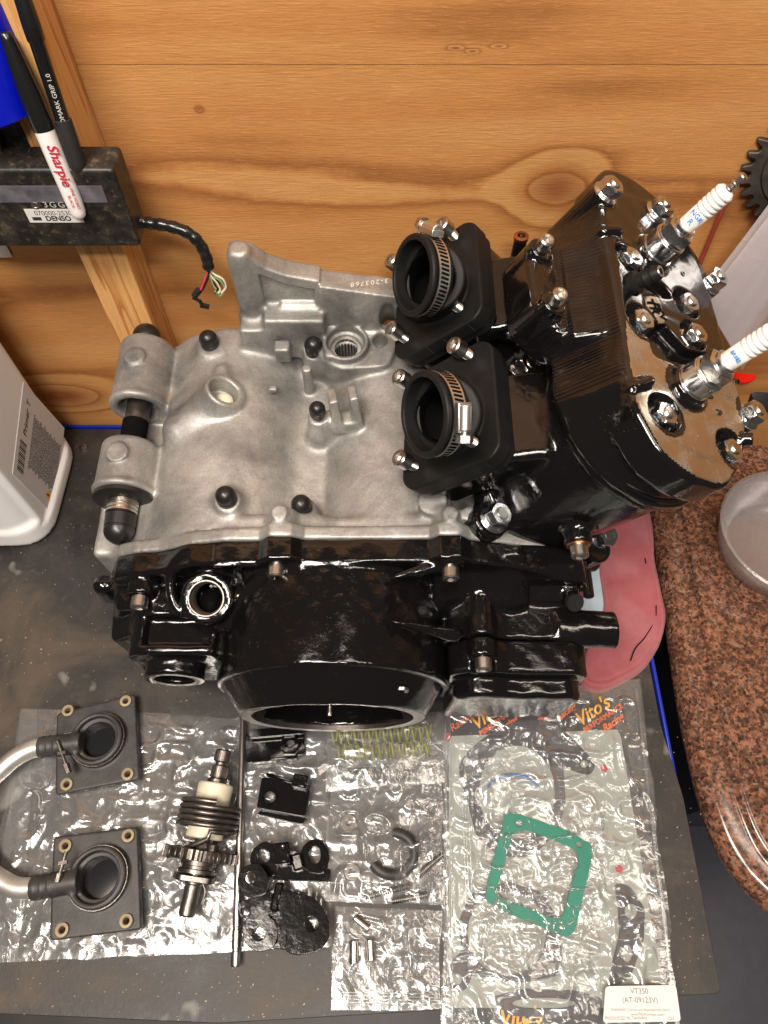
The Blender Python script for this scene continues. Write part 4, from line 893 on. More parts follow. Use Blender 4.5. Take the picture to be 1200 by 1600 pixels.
for k, dy in enumerate((0, 10.75)):
    off3 = np.array([0 if k == 0 else -.5, dy, 0 if k == 0 else .15]); tr = lambda p: e2w(f2e(p)+off3); dr = lambda d: ev(np.asarray(d, float) @ FB)
    if k == 0:
        boot = part('intake_boot', (tr(BV), BF), M['semi'], engine, ang=None); bm0 = boot.data
    else:
        boot = bpy.data.objects.new('intake_boot', bm0); C.objects.link(boot); boot.parent = engine; boot.location = [float(a) for a in ev(off3)]
    # clamp band with slots
    w = .42; R = 2.53; c = tr(band_c); d = dr(mn)
    g = G(); g.lathe([(R, -w), (R+.07, -w), (R+.07, w), (R, w), (R, -w)], c, d, 72); band = part('clamp_band', g, M['band'], boot)
    Bb = basis(d, ev((0, 1, 0)))
    g = G(); a0, a1 = (-2.1, 1.0) if k == 0 else (-3.0, -.1)
    a0, a1 = (.15, 1.35) if k == 0 else (-1.0, 1.0)
    for i in range(60):
        a = 2*math.pi*i/60
        r_ = Bb[0]*math.cos(a)+Bb[1]*math.sin(a); t_ = np.cross(d, r_); g.box(c+r_*(R+.072), (.3, .075, .012), np.array([unit(d+.25*t_), np.cross(r_, unit(d+.25*t_)), r_]))
    part('band_slots', g, M['hole'], boot, smooth=False, kind='stuff')
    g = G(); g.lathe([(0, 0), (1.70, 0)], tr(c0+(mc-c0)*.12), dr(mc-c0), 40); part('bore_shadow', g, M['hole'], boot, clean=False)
    # worm screw housing, towards the camera side
    if False: aim = at(702, 655, y=None, z=None, x=None) if False else (at(704, 650, z=26.5) if k == 0 else at(678, 378, z=27.8))
    aim = c+(unit(_C-c)*.9+np.array([.75, -.1, 0]) if k == 0 else unit(_C-c)*.8+np.array([.45, 1.1, 0])); r_ = unit((aim-c)-d*((aim-c) @ d)); t_ = np.cross(d, r_); cc = c+r_*(R+.42)
    g = G(); g.box(cc-r_*.12, (.46, .85, .2), np.array([d, t_, r_])); g.cyl(cc-t_*.75+r_*.05, cc+t_*.75+r_*.05, .40, n=20, bev=.05); sh = part('clamp_housing', g, M['band'], boot, bevel=.04)
    ee = 1 if (t_ @ ev((0, -1, 0))) > 0 else -1
    if k == 1: ee = -ee
    g = G(); g.lathe([(0, .75), (.3, .75), (.3, .95), (.46, .98), (.46, 1.4), (.36, 1.46), (0, 1.46)], cc+r_*.05, t_*ee, 24, hexr={3: 1, 4: 1}); part('clamp_screw', g, M['steel'], boot)
    for (bt, by) in BOLTS:
        place('bolt', cs_me, boot, tr((bt, by*sg, 1.25)), basis(dr((random.uniform(-.05, .05), random.uniform(-.05, .05), 1))))
    # reed block behind the flange
    g = G(); g.prism(rpoly([(p[0]*.97, p[1]*.97) for p in flg[::1]], .1, 1), tr((0, 0, 0)), np.array([dr((1, 0, 0)), dr((0, 1, 0)), dr((0, 0, 1))]), -1.35, -.79)
    rb = part('reed_block', g, M['semi'], engine, bevel=.05)
    g = G(); B3 = np.array([dr((1, 0, 0)), dr((0, 1, 0)), dr((0, 0, 1))])
    g.prism(rpoly([(-4.0, -3.6*sg), (3.2, -3.6*sg), (3.2, 4.2*sg), (-3.6, 4.2*sg)], .8), tr((0, 0, 0)), B3, -4.2, -1.4); part('intake_port', g, M['black'], rb, bevel=.25, seg=3)
# exhaust side base nut seen below the near cylinder
p = at(936, 838, z=15.2); place('nut', nutb_me, cyl, p, basis(unit((.45, -.35, .82)))); place('stud', studb_me, cyl, p, basis(unit((.45, -.35, .82))))
g = G(); g.cyl(p-unit((.45, -.35, .82))*2.0+np.array([-.3, .5, 0]), p, 1.1, n=20); part('nut_boss', g, M['black'], cyl, bevel=.1)
# ================================================================ things lying on the mat
Z3 = np.eye(3)
def xy(px, py, z=0.0): return at(px, py, z=z)
def film(name, corners, mat, parent, z0=.25, amp=.35, seed=1, freq=.7, res=.22, lumps=(), kind=None, ridge=1.0, edge=.12, down=0):
    """corners in order (tl,tr,br,bl) as world xy; a crumpled sheet draped over lumps (x,y,r,h)"""
    c = [np.array(p[:2], float) for p in corners]
    n = int(max(np.linalg.norm(c[1]-c[0]), np.linalg.norm(c[2]-c[3]))/res)+2; m = int(max(np.linalg.norm(c[3]-c[0]), np.linalg.norm(c[2]-c[1]))/res)+2
    u, v_ = np.meshgrid(np.linspace(0, 1, n), np.linspace(0, 1, m), indexing='ij')
    P = (c[0]*(1-u)[..., None]+c[1]*u[..., None])*(1-v_)[..., None]+(c[3]*(1-u)[..., None]+c[2]*u[..., None])*v_[..., None]
    ev_ = np.minimum.reduce([u*n*res, (1-u)*n*res, v_*m*res, (1-v_)*m*res]); e = np.clip(ev_/1.2, 0, 1)
    wob = (vnoise(P[..., 0]*.5, P[..., 1]*.5, seed+9)-.5)*.35*(1-e)
    x, y = P[..., 0], P[..., 1]; z = np.zeros_like(x)
    xr, yr = x+.8*vnoise(x*.4, y*.4, seed+3), y+.8*vnoise(x*.4+7, y*.4, seed+4)
    for k, (f, a) in enumerate(((freq, 1.0), (freq*1.9, .34), (freq*4.1, .09))):
        q = 1-2*np.abs(vnoise(xr*f, yr*f, seed+k)-.5)*1.6; z += a*np.clip(q, 0, 1)**(2.2*ridge)
    z = z0+amp*z*(edge+(1-edge)*e)
    for (lx, ly, lr, lh) in lumps:
        d = np.sqrt((x-lx)**2+(y-ly)**2)/lr; z = np.maximum(z, z0+lh*np.clip(1.35-d, 0, 1)**.6+.3*amp*(z-z0)/max(amp, .01)*.5)
    g = G(); Q = np.stack([x+wob, y+wob*.7, z+.02], -1); g.grid(Q)
    return part(name, g, mat, parent, ang=None, kind=kind, clean=False)
def cs_(*px): return [xy(a, b) for a, b in px]
# ---- large clear bag on the left
bag1 = thing('plastic_bag', 'large crumpled clear plastic bag lying flat under the intake manifold pair and kick start shaft', 'plastic bag', xy(250, 1300))
c = cs_((35, 1108), (512, 1128), (518, 1478), (-20, 1506))
film('bottom_sheet', c, M['film'], bag1, .02, .10, 3, .6); film('top_sheet', c, M['film'], bag1, .12, .30, 11, .55, res=.17)
c = cs_((33, 1110), (60, 1110), (32, 1500), (-30, 1504)); film('side_fold', c, M['film'], bag1, .3, .12, 5, .5)
# ---- intake manifold pair joined by a bent aluminium tube
man = thing('intake_manifold_pair', 'pair of old black rubber flanges joined by a bent aluminium tube', 'manifold', xy(40, 1280))
ZP = .55
def flange(corners, ctr, R, r_in, bush, hose0, hose1, pipe, tape):
    cw = [xy(a, b, ZP+.5)[:2] for a, b in corners]; cc = xy(*ctr, z=ZP+.6)[:2]
    g = G(); v_ = Vol((min(p[0] for p in cw)-3, min(p[1] for p in cw)-.6, .2), (max(p[0] for p in cw)+.6, max(p[1] for p in cw)+.6, 4.2), .085)
    v_.add(p_poly(rpoly([tuple(p) for p in cw][::-1], .35), (0, 1), ZP, ZP+.75, .1), 0)
    v_.add(p_cyl((cc[0], cc[1], ZP), (cc[0]-.1, cc[1], ZP+1.75), R+.15, R-.12, rd=.14), .25)
    v_.add(p_tor((cc[0], cc[1], ZP+1.6), (0, 0, 1), R-.12, .17), .1)
    v_.cut(p_tor((cc[0], cc[1], ZP+1.25), (0, 0, 1), R+.02, .14), .1)
    v_.cut(p_cyl((cc[0], cc[1], ZP-1), (cc[0], cc[1], ZP+3), r_in, rd=.02), .1); v_.cut(p_cyl((cc[0], cc[1], ZP+1.3), (cc[0], cc[1], ZP+3), r_in+.35, rd=.1), .1)
    h0 = np.append(xy(*hose0, z=1.9)[:2], 1.9); h1 = np.append(xy(*hose1, z=1.9)[:2], 1.9)
    v_.add(p_cyl(h0, h1, .88, .8, rd=.08), .3)
    for k in range(3): v_.add(p_tor(h0+(h1-h0)*(.1+.16*k), h1-h0, .86, .06), .05)
    for (a, b) in bush:
        p = xy(a, b, ZP+.7); v_.cut(p_cyl((p[0], p[1], -1), (p[0], p[1], 4), .42, rd=.01), .02)
    V, F = v_.mesh(); fl_ = part('rubber_flange', (V, F), M['oldrubber'], man, ang=None)
    for (a, b) in bush:
        p = xy(a, b, ZP+.7); g = G(); g.lathe([(.24, ZP-.1), (.24, ZP+.86), (.30, ZP+.92), (.48, ZP+.9), (.50, ZP+.8), (.50, ZP-.1)], (p[0], p[1], 0), (0, 0, 1), 22); part('bushing', g, M['tan'], fl_)
    g = G(); g.lathe([(0, 0), (r_in+.05, 0), (r_in+.05, .05), (0, .12)], (cc[0], cc[1], ZP+.35), (0, 0, 1), 32); part('throat', g, M['shine'], fl_)
    # wire clamp with screw
    th0 = math.pi; g = G(); pts = []
    for i in range(26):
        a = th0+.28+(2*math.pi-.56)*i/25; pts.append((cc[0]+(R+.1)*math.cos(a), cc[1]+(R+.1)*math.sin(a), ZP+1.25))
    for w in (-.12, .12): g.tube([(p[0], p[1], p[2]+w) for p in pts], .07, 6)
    g.tube([pts[0], (cc[0]-R-.75, cc[1]-.35, ZP+1.4)], .08, 6); g.tube([pts[-1], (cc[0]-R-.75, cc[1]+.4, ZP+1.4)], .08, 6)
    part('wire_clamp', g, M['dsteel'], fl_)
    g = G(); s0 = np.append(xy(*tape[0], z=2.7)[:2], 2.7); s1 = np.append(xy(*tape[1], z=2.9)[:2], 2.9); g.cyl(s0, s1, .14, n=10); g.cyl(s0, s0+(s1-s0)*.28, .26, n=6); g.box((s0+s1)/2+(s1-s0)*.12, (.32, .12, .12), basis((0, 0, 1), (1, .2, 0))); part('clamp_screw', g, M['dsteel'], fl_)
    return h0
ha = flange([(90, 1116), (212, 1085), (219, 1218), (88, 1243)], (157, 1158), 2.1, 1.42, [(107, 1111), (197, 1096), (200, 1210), (105, 1226)], (62, 1168), (128, 1160), None, ((108, 1208), (90, 1158)))
hb = flange([(85, 1308), (216, 1292), (222, 1452), (79, 1470)], (158, 1372), 2.15, 1.45, [(103, 1322), (201, 1306), (198, 1439), (98, 1453)], (50, 1388), (124, 1376), None, ((90, 1378), (104, 1330)))
pa = [np.append(xy(x, y, z=1.9)[:2], 1.9) for x, y in ((72, 1167), (52, 1170), (30, 1180), (8, 1197), (-22, 1228), (-42, 1275), (-40, 1325), (-22, 1358), (6, 1379), (30, 1388), (60, 1387))]
g = G(); g.tube(bez(pa, 8), .76, 20); part('crossover_tube', g, M['alu'], man, ang=60)
# ---- kick start shaft
ks = thing('kick_start_shaft', 'oily kick start shaft with coil spring, toothed gear and cream nylon collar', 'gear shaft', xy(315, 1300))
s0 = np.append(xy(350, 1172, z=2.6)[:2], 2.6); s1 = np.append(xy(291, 1432, z=1.7)[:2], 1.7); D = unit(s1-s0); LL = float(np.linalg.norm(s1-s0)); A = lambda h: s0+D*h
g = G(); pr = [(0, 0), (.5, 0), (.62, .1), (.62, .9), (.45, 1.0), (.45, 1.2), (.66, 1.3), (.66, 2.1), (.60, 2.2), (.78, 2.3), (.78, 3.1), (.7, 3.2), (.7, LL-2.2), (.62, LL-2.1), (.62, LL-.12), (.52, LL), (.15, LL), (0, LL-.1)]
g.lathe(pr, s0, D, 28); part('shaft', g, M['dsteel'], ks)
g = G(); Bq = basis(D)
for (a_, b_) in ((.12, .88), (1.32, 2.08)):
    for i in range(26):
        t = i/26*2*math.pi; r_ = Bq[0]*math.cos(t)+Bq[1]*math.sin(t); g.box(A((a_+b_)/2)+r_*.63, (.035, .05, (b_-a_)/2), np.array([np.cross(D, r_), r_, D]))
part('splines', g, M['dsteel'], ks, smooth=False, kind='stuff')
g = G(); g.lathe([(.8, 2.6), (1.32, 2.6), (1.4, 2.7), (1.36, 4.3), (1.0, 4.35), (.8, 2.6)], s0, D, 32); part('nylon_collar', g, M['nylon'], ks)
g = G(); g.lathe([(.8, 5.7), (1.35, 5.7), (1.45, 5.8), (1.45, 6.6), (1.3, 6.7), (.8, 6.7), (.8, 5.7)], s0, D, 32); part('nylon_collar', g, M['nylon'], ks)
pts = []
for i in range(5*28+1):
    t = i/28*2*math.pi+1.2; h = 4.0+i/28*.42; pts.append(A(h)+(Bq[0]*math.cos(t)+Bq[1]*math.sin(t))*2.25)
e0 = np.append(xy(262, 1338, z=2.2)[:2], 2.2); pts = pts+[pts[-1]+D*.5, e0]
g = G(); g.tube(pts, .2, 8); part('coil_spring', g, M['dsteel'], ks, ang=60)
def gearmesh(c, d, r0, r1, nt, th, slots=True, hole=.6):
    pl = []
    for i in range(nt):
        for f_, r in ((0, r0), (.22, r0), (.36, r1), (.62, r1), (.78, r0)): t = 2*math.pi*(i+f_)/nt; pl.append((r*math.cos(t), r*math.sin(t)))
    gg = G(); gg.prism(pl, c, basis(d), 0, th); return gg
g = gearmesh(A(7.45), D+np.array([0, 0, .0]), 2.45, 2.9, 26, .75, hole=0); part('gear', g, M['dsteel'], ks, bevel=.03, seg=1)
g = G(); pl = []
for i in range(12):
    for f_, r in ((0, 1.05), (.1, 1.35), (.95, 1.05)): t = 2*math.pi*(i+f_)/12; pl.append((r*math.cos(t), r*math.sin(t)))
g.prism(pl, A(7.0), Bq, 0, .5); part('ratchet', g, M['dsteel'], ks, bevel=.03)
g = G(); g.lathe([(.7, 8.2), (1.35, 8.2), (1.35, 8.55), (1.2, 8.6), (1.2, 8.8), (1.42, 8.85), (1.42, 9.1), (.7, 9.1)], s0, D, 30); part('ratchet_ring', g, M['dsteel'], ks)
g = G(); pl = rpoly([(-2.0, -.9), (-1.2, -1.5), (1.0, -1.5), (1.5, -.6), (1.5, .9), (-1.1, 1.3)], .5); g.prism(pl, A(9.25), basis(D, (1, .2, 0)), 0, .45); part('stop_plate', g, M['dsteel'], ks, bevel=.06)
g = G(); q = A(9.9); g.tube(bez([q+(.8, 0, .3), q+(1.0, -.5, .2), q+(.85, -1.3, .2)], 5), .06, 6); part('spring_clip', g, M['dsteel'], ks)
# ---- long rod
g = G(); r0_ = np.append(xy(380, 1120, z=.75)[:2], .75); r1_ = np.append(xy(368, 1511, z=.75)[:2], .75); DD = unit(r1_-r0_); LR = float(np.linalg.norm(r1_-r0_))
g.lathe([(0, 0), (.26, 0), (.28, .1), (.28, LR*.6), (.33, LR*.6+.05), (.33, LR-2.6), (.29, LR-2.55), (.29, LR-2.4), (.34, LR-2.35), (.34, LR-1.2), (.30, LR-1.15), (.30, LR-1.0), (.36, LR-.95), (.36, LR-.15), (.3, LR), (0, LR)], r0_, DD, 20)
tag(part('shift_rod', g, M['steel'], None), 'long thin steel rod lying between the kick start shaft and the black brackets', 'rod')
# ---- gloss black brackets
def wxy(pl, z): return [tuple(xy(a, b, z)[:2]) for a, b in pl]
def bplate(name, pl, holes, z, th, parent, r=.15, mat=None, bev=.05):
    o = wxy(rpoly(pl, r*26, 3), z); hs = [wxy([(hx+hr*math.cos(2*math.pi*i/18), hy+(hr2)*math.sin(2*math.pi*i/18)) for i in range(18)], z) for (hx, hy, hr, hr2) in holes]
    return plate(name, o, hs, th, mat or M['bracket'], parent, (0, 0, z-th/2), Z3, bevel=bev)
b1 = thing('engine_bracket', 'folded black bracket with square nut plate, topmost of the painted brackets', 'bracket', xy(430, 1170), 'gloss black painted brackets')
bplate('base_plate', [(383, 1150), (474, 1138), (476, 1178), (386, 1192)], [(453, 1160, 9, 8)], .7, .3, b1)
bplate('top_plate', [(388, 1142), (472, 1132), (474, 1146), (390, 1153)], [], 1.6, .25, b1)
g = G(); p = xy(453, 1163, 1.0); g.lathe([(.42, 0), (.8, 0), (.8, .3), (.7, .42), (.42, .42)], (p[0], p[1], .75), (0, 0, 1), 24, hexr={1: 1, 2: 1}); part('nut_plate', g, M['bracket'], b1)
g = G(); p = xy(430, 1187, .8); g.box((p[0], p[1], .7), (1.9, .12, .5), basis((0, 0, 1), (1, .1, 0))); part('lip', g, M['bracket'], b1, bevel=.08)
b2 = thing('engine_bracket', 'small folded black bracket with a round hole and upright tab, second from the top', 'bracket', xy(440, 1250), 'gloss black painted brackets')
bplate('base_plate', [(410, 1215), (484, 1228), (478, 1276), (402, 1262)], [(421, 1246, 11, 11)], 1.2, .35, b2)
bplate('side_plate', [(410, 1266), (478, 1280), (472, 1288), (402, 1272)], [], .6, .7, b2)
g = G(); p = xy(421, 1246, 1.3); g.lathe([(.46, 0), (.56, .1), (.66, .1), (.74, 0)], (p[0], p[1], 1.22), (0, 0, 1), 24); part('hole_rim', g, M['bracket'], b2)
g = G(); p = xy(470, 1222, 1.4); g.box((p[0], p[1], 1.7), (.62, .5, .5), basis((0, 0, 1), (1, -.2, 0))); p = xy(450, 1222, 1.4); g.box((p[0]-.2, p[1]+.2, 1.3), (1.7, .12, .3), basis((0, 0, 1), (1, -.25, 0))); part('tab', g, M['bracket'], b2, bevel=.12)
b3 = thing('engine_bracket', 'black bracket with two round ring ears and a raised middle tab', 'bracket', xy(455, 1345), 'gloss black painted brackets')
bplate('ear', [(396, 1326), (414, 1314), (432, 1322), (436, 1350), (428, 1372), (398, 1360), (390, 1344)], [(412, 1338, 11, 11)], .9, .35, b3, r=.4)
bplate('ear', [(470, 1326), (488, 1310), (508, 1318), (516, 1342), (508, 1366), (476, 1362)], [(492, 1337, 10, 15)], 1.0, .4, b3, r=.5)
bplate('base_plate', [(426, 1350), (515, 1358), (516, 1378), (428, 1374)], [], .8, .5, b3)
g = G(); p = xy(442, 1334, 1.6); g.box((p[0], p[1], 1.5), (.62, .75, .9), basis((0, 0, 1), (1, .1, 0))); p = xy(463, 1347, 1.4); g.box((p[0], p[1], 1.2), (.4, .6, .6), basis((.2, 0, 1), (1, .3, 0))); part('middle_tab', g, M['bracket'], b3, bevel=.15)
g = G(); p = xy(442, 1322, 2.3); g.sphere((p[0], p[1], 2.38), .16, 12); part('rivet', g, M['steel'], b3)
b4 = thing('engine_bracket', 'largest black bracket with speckled paint, three round holes and a curved plate', 'bracket', xy(440, 1425), 'gloss black painted brackets')
bplate('link_plate', [(371, 1372), (384, 1352), (404, 1350), (418, 1366), (420, 1396), (386, 1402), (374, 1390)], [(391, 1372, 10, 10)], 2.4, .4, b4, r=.5)
bplate('lower_ear', [(378, 1450), (388, 1430), (416, 1428), (432, 1442), (432, 1478), (404, 1488), (384, 1476)], [(404, 1459, 12, 12)], 1.2, .4, b4, r=.5)
bplate('arm_plate', [(370, 1412), (392, 1404), (424, 1398), (430, 1424), (396, 1436), (374, 1432)], [(384, 1423, 8, 8)], 1.9, .35, b4, r=.4)
bplate('curved_plate', [(432, 1396), (446, 1392), (490, 1402), (512, 1430), (517, 1460), (500, 1486), (462, 1492), (446, 1486), (450, 1450), (436, 1424)], [(487, 1444, 12, 13)], 2.1, .4, b4, r=.5)
bplate('foot', [(420, 1432), (454, 1432), (452, 1484), (424, 1480)], [], .9, .3, b4)
g = G(); p = xy(428, 1402, 1.5); g.box((p[0]+.3, p[1], 1.3), (.35, 1.0, .9), basis((0, 0, 1), (1, -.2, 0))); part('web', g, M['bracket'], b4, bevel=.2)
# ---- small nut near the bottle
g = G(); p = xy(131, 701); g.lathe([(.2, 0), (.42, 0), (.46, .1), (.42, .28), (.22, .3), (.2, 0)], (p[0], p[1], .01), (0, 0, 1), 20); tag(part('washer', g, M['zinc'], None), 'tiny bright ring washer on the mat beside the white bottle', 'washer')
g = G(); random.seed(3)
spots_ = []
for i in range(60):
    p = xy(random.uniform(10, 330), random.uniform(690, 1100)); r_ = random.uniform(.02, .06); g.box((p[0], p[1], .02), (r_*random.uniform(1, 2), r_, .03), basis((0, 0, 1), (random.random(), random.random(), 0)))
for i in range(90):
    p = xy(random.uniform(1010, 1100), random.uniform(1100, 1560)) if i % 2 else xy(random.uniform(5, 510), random.uniform(1500, 1595)); r_ = random.uniform(.012, .04); g.box((p[0], p[1], .015), (r_*random.uniform(1, 2), r_, .02), basis((0, 0, 1), (random.random(), random.random(), 0)))
tag(part('crumbs', g, M['tan'], None, smooth=False), 'scattered metal and dirt crumbs on the rubber mat', 'crumbs', kind='stuff')
# ---- rag and towel
def cloth(name, pl, mat, label, cat, z=.12, seed=2, hem=True):
    w = [tuple(xy(a, b)[:2]) for a, b in pl]; P = np.array(rpoly(w, 1.5, 4)); x0, x1, y0, y1 = P[:, 0].min(), P[:, 0].max(), P[:, 1].min(), P[:, 1].max()
    ctr = P.mean(0); n = len(P); rings = 26; Q = np.zeros((rings, n+1, 3))
    for i in range(rings):
        t = 1-i/(rings-1); q = ctr+(P-ctr)*t; zz = z+.55*vnoise(q[:, 0]*.45, q[:, 1]*.45, seed)+.12*vnoise(q[:, 0]*1.1, q[:, 1]*1.1, seed+1)
        if hem: zz = zz+.16*math.exp(-((t-.965)/.02)**2)-.10*math.exp(-((t-.92)/.012)**2)
        if i == 0: zz = zz*0+.03
        Q[i, :n, :2] = q; Q[i, :n, 2] = zz; Q[i, n] = Q[i, 0]
    g = G(); g.grid(Q); o = part(name, g, mat, None, ang=None); tag(o, label, cat); return o
cloth('shop_towel', [(900, 858), (948, 862), (950, 1002), (900, 1012)], M['bluetowel'], 'pale blue cloth strip under the engine beside the pink rag', 'cloth', .05, 5, False)
cloth('shop_rag', [(930, 780), (1006, 775), (1018, 830), (1024, 890), (1040, 958), (1034, 1004), (1004, 1052), (940, 1085), (905, 1080), (915, 1010), (944, 960), (932, 880)], M['rag'], 'pink red shop rag sticking out under the right side of the engine', 'rag', .16, 2)
g = G(); pp = [np.append(xy(a, b)[:2], .62) for a, b in ((1022, 950), (1020, 972), (1004, 1000), (990, 1016), (982, 1036))]; g.tube(bez(pp, 6), .05, 6); p = xy(1006, 880); g.box((p[0], p[1], .5), (.05, .3, .05)); sm_ = part('rag_stitch', g, M['hole'], None); tag(sm_, 'dark thread along the fold of the pink rag', 'thread')
# ---- zip bag with yellow clutch springs
bs = thing('zip_bag', 'clear zip bag of yellow clutch springs, tucked under the front of the engine', 'plastic bag', xy(600, 1170))
c = cs_((514, 1128), (692, 1118), (694, 1226), (512, 1240)); film('bottom_sheet', c, M['film2'], bs, .02, .08, 21)
film('top_sheet', c, M['film2'], bs, .9, .5, 23, .8, res=.15, lumps=[(xy(600, 1165)[0], xy(600, 1165)[1], 5.5, .9)])
sp_root = None
for k in (0, 2, 3):
    py = 1146+k*13 if k < 3 else 1206; x0 = 517+k*5; n_t = 14
    a = np.append(xy(x0, py+4, z=.8)[:2], .75+.12*(k % 2)); b = np.append(xy(x0+158-k*6, py-2, z=.8)[:2], .75)
    if k == 3: a = np.append(xy(545, 1214, z=.7)[:2], .7); b = np.append(xy(684, 1206, z=.7)[:2], .7)
    Bb = basis(b-a); L_ = float(np.linalg.norm(b-a)); g = G(); pts = []
    for i in range(n_t*12+1):
        t = i/12*2*math.pi; pts.append(a+Bb[2]*L_*i/(n_t*12)+(Bb[0]*math.cos(t)+Bb[1]*math.sin(t))*.66)
    g.tube(pts, .10, 6); o = part('clutch_spring', g, M['yellowspring'] if k < 3 else M['dsteel'], None, ang=60)
    tag(o, ['yellow clutch spring in the bag, nearest the engine cover', '', 'yellow clutch spring in the bag, further from the engine cover', 'plain dark coil spring in the bag below the yellow springs'][k], 'spring', 'clutch springs in the zip bag')
# ---- zip bag with seals and rings
b5 = thing('zip_bag', 'crumpled clear zip bag holding a dark curved rubber seal and small springs', 'plastic bag', xy(600, 1320))
c = cs_((520, 1172), (690, 1186), (692, 1412), (506, 1408)); film('bottom_sheet', c, M['film2'], b5, .03, .08, 31)
film('top_sheet', c, M['film2'], b5, .5, .85, 33, .42, res=.15, ridge=1.6)
g = G()
for k in range(3):
    p0 = xy(545, 1196+k*5, .7); p1 = xy(688, 1190+k*5, .7); g.tube([(p0[0], p0[1], 1.25), (p1[0], p1[1], 1.25)], .06, 6)
part('zip_strip', g, M['film2'], b5)
g = G(); p = xy(613, 1334, .6); pts = [(p[0]+1.75*math.cos(t), p[1]+1.5*math.sin(t), .7+.25*math.sin(t*2)) for t in np.linspace(-2.6, 1.5, 30)]; g.tube(pts, .42, 10); tag(part('rubber_seal', g, M['oldrubber'], None, ang=60), 'thick curved dark rubber seal inside the middle zip bag', 'seal')
for k, (a, b) in enumerate(((543, 1286), (548, 1364))):
    g = G(); p = xy(a, b, .5); g.lathe([(.28, 0), (.62, 0), (.66, .3), (.6, .5), (.3, .5), (.28, 0)], (p[0], p[1], .15), (.2, .1, 1), 24); tag(part('bushing', g, M['steel'], None), ['round steel bushing near the top left of the middle zip bag', 'round steel bushing near the bottom left of the middle zip bag'][k], 'bushing')
for k, (a, b, c_, d_) in enumerate(((648, 1372, 690, 1336), (570, 1402, 640, 1384), (612, 1408, 668, 1398))):
    q0 = np.append(xy(a, b, .4)[:2], .4); q1 = np.append(xy(c_, d_, .4)[:2], .5); Bb = basis(q1-q0); L_ = float(np.linalg.norm(q1-q0)); pts = [q0+Bb[2]*L_*i/160+(Bb[0]*math.cos(i/8*2*math.pi)+Bb[1]*math.sin(i/8*2*math.pi))*.24 for i in range(161)]
    g = G(); g.tube(pts, .045, 5); tag(part('small_spring', g, M['dsteel'], None, ang=60), ['thin coil spring at the right edge of the middle zip bag', 'thin coil spring along the lower left of the middle zip bag', 'thin coil spring at the bottom centre of the middle zip bag'][k], 'spring')
# ---- small zip bag with dowels
b6 = thing('zip_bag', 'small clear zip bag with three steel dowels, nearest the front of the mat', 'plastic bag', xy(600, 1500))
c = cs_((524, 1416), (690, 1424), (686, 1578), (517, 1578)); film('bottom_sheet', c, M['film2'], b6, .03, .08, 41)
film('top_sheet', c, M['film2'], b6, .3, .45, 43, .75, res=.13)
g = G()
for k in range(4):
    p0 = xy(521, 1550+k*5, .5); p1 = xy(684, 1553+k*5, .5); g.tube([(p0[0], p0[1], .75), (p1[0], p1[1], .75)], .05, 6)
part('zip_strip', g, M['film2'], b6)
for k, (a, b, c_, d_, r_) in enumerate(((553, 1470, 553, 1506, .38), (578, 1468, 580, 1502, .36), (554, 1434, 576, 1452, .34))):
    g = G(); q0 = np.append(xy(a, b, .6)[:2], .5); q1 = np.append(xy(c_, d_, .6)[:2], .5); L_ = float(np.linalg.norm(q1-q0)); g.lathe([(.22, .1), (.24, 0), (r_-.04, 0), (r_, .05), (r_, L_-.05), (r_-.04, L_), (.24, L_), (.22, L_-.1)], q0, q1-q0, 24)
    tag(part('dowel', g, M['steel'], None), ['left upright steel dowel in the front zip bag', 'right upright steel dowel in the front zip bag', 'tilted steel dowel near the top of the front zip bag'][k], 'dowel', 'steel dowels in the front zip bag')
# ---- gasket kit in its long clear bag
kit = thing('gasket_kit_bag', 'long clear bag of engine gaskets with black and orange header card and white part label', 'plastic bag', xy(860, 1350))
c = cs_((694, 1092), (998, 1062), (1062, 1612), (690, 1612)); film('bottom_sheet', c, M['film2'], kit, .02, .05, 51)
kc = [(700, 1108), (955, 1092), (962, 1140), (704, 1150)]
g = G(); w = wxy(kc, .1); g.prism(w[::-1], (0, 0, 0), Z3, .1, .14); part('header_card', g, M['blackcard'], kit)
g = G(); w = wxy([(700, 1575), (1050, 1575), (1056, 1606), (698, 1606)], .1); g.prism(w[::-1], (0, 0, 0), Z3, .1, .14); part('footer_card', g, M['blackcard'], kit)
w = wxy(rpoly([(702, 1142), (968, 1138), (1040, 1574), (700, 1576)], 16, 4), .1); g = G(); g.prism(w[::-1], (0, 0, 0), Z3, .06, .10); part('backing_card', g, M['board'], kit)
def logo(px, py, s, rot=.55):
    X = np.array([math.cos(rot), math.sin(rot), 0]); Y = np.array([-math.sin(rot), math.cos(rot), 0]); B = np.array([X, Y, [0, 0, 1]]); p = np.append(xy(px, py, .15)[:2], .152)
    text('card_lettering', "Vito's", 1.55*s, p, B, M['yellowink'], kit, shear=.35, bold=.03)
    text('card_lettering', 'PERFORMANCE', .62*s, p-Y*.95*s+X*.5*s, B, M['orange'], kit, bold=.01)
    text('card_lettering', 'Racing', .85*s, p-Y*1.7*s+X*.9*s, B, M['orange'], kit, shear=.4, bold=.02)
logo(925, 1112, 1.0); logo(762, 1118, .95, .6); logo(853, 1098, .95, .6); logo(812, 1590, .9, .1)
text('card_lettering', 'Racing', .9, np.append(xy(720, 1128, .15)[:2], .152), basis((0, 0, 1), (1, .7, 0)), M['orange'], kit, shear=.3)
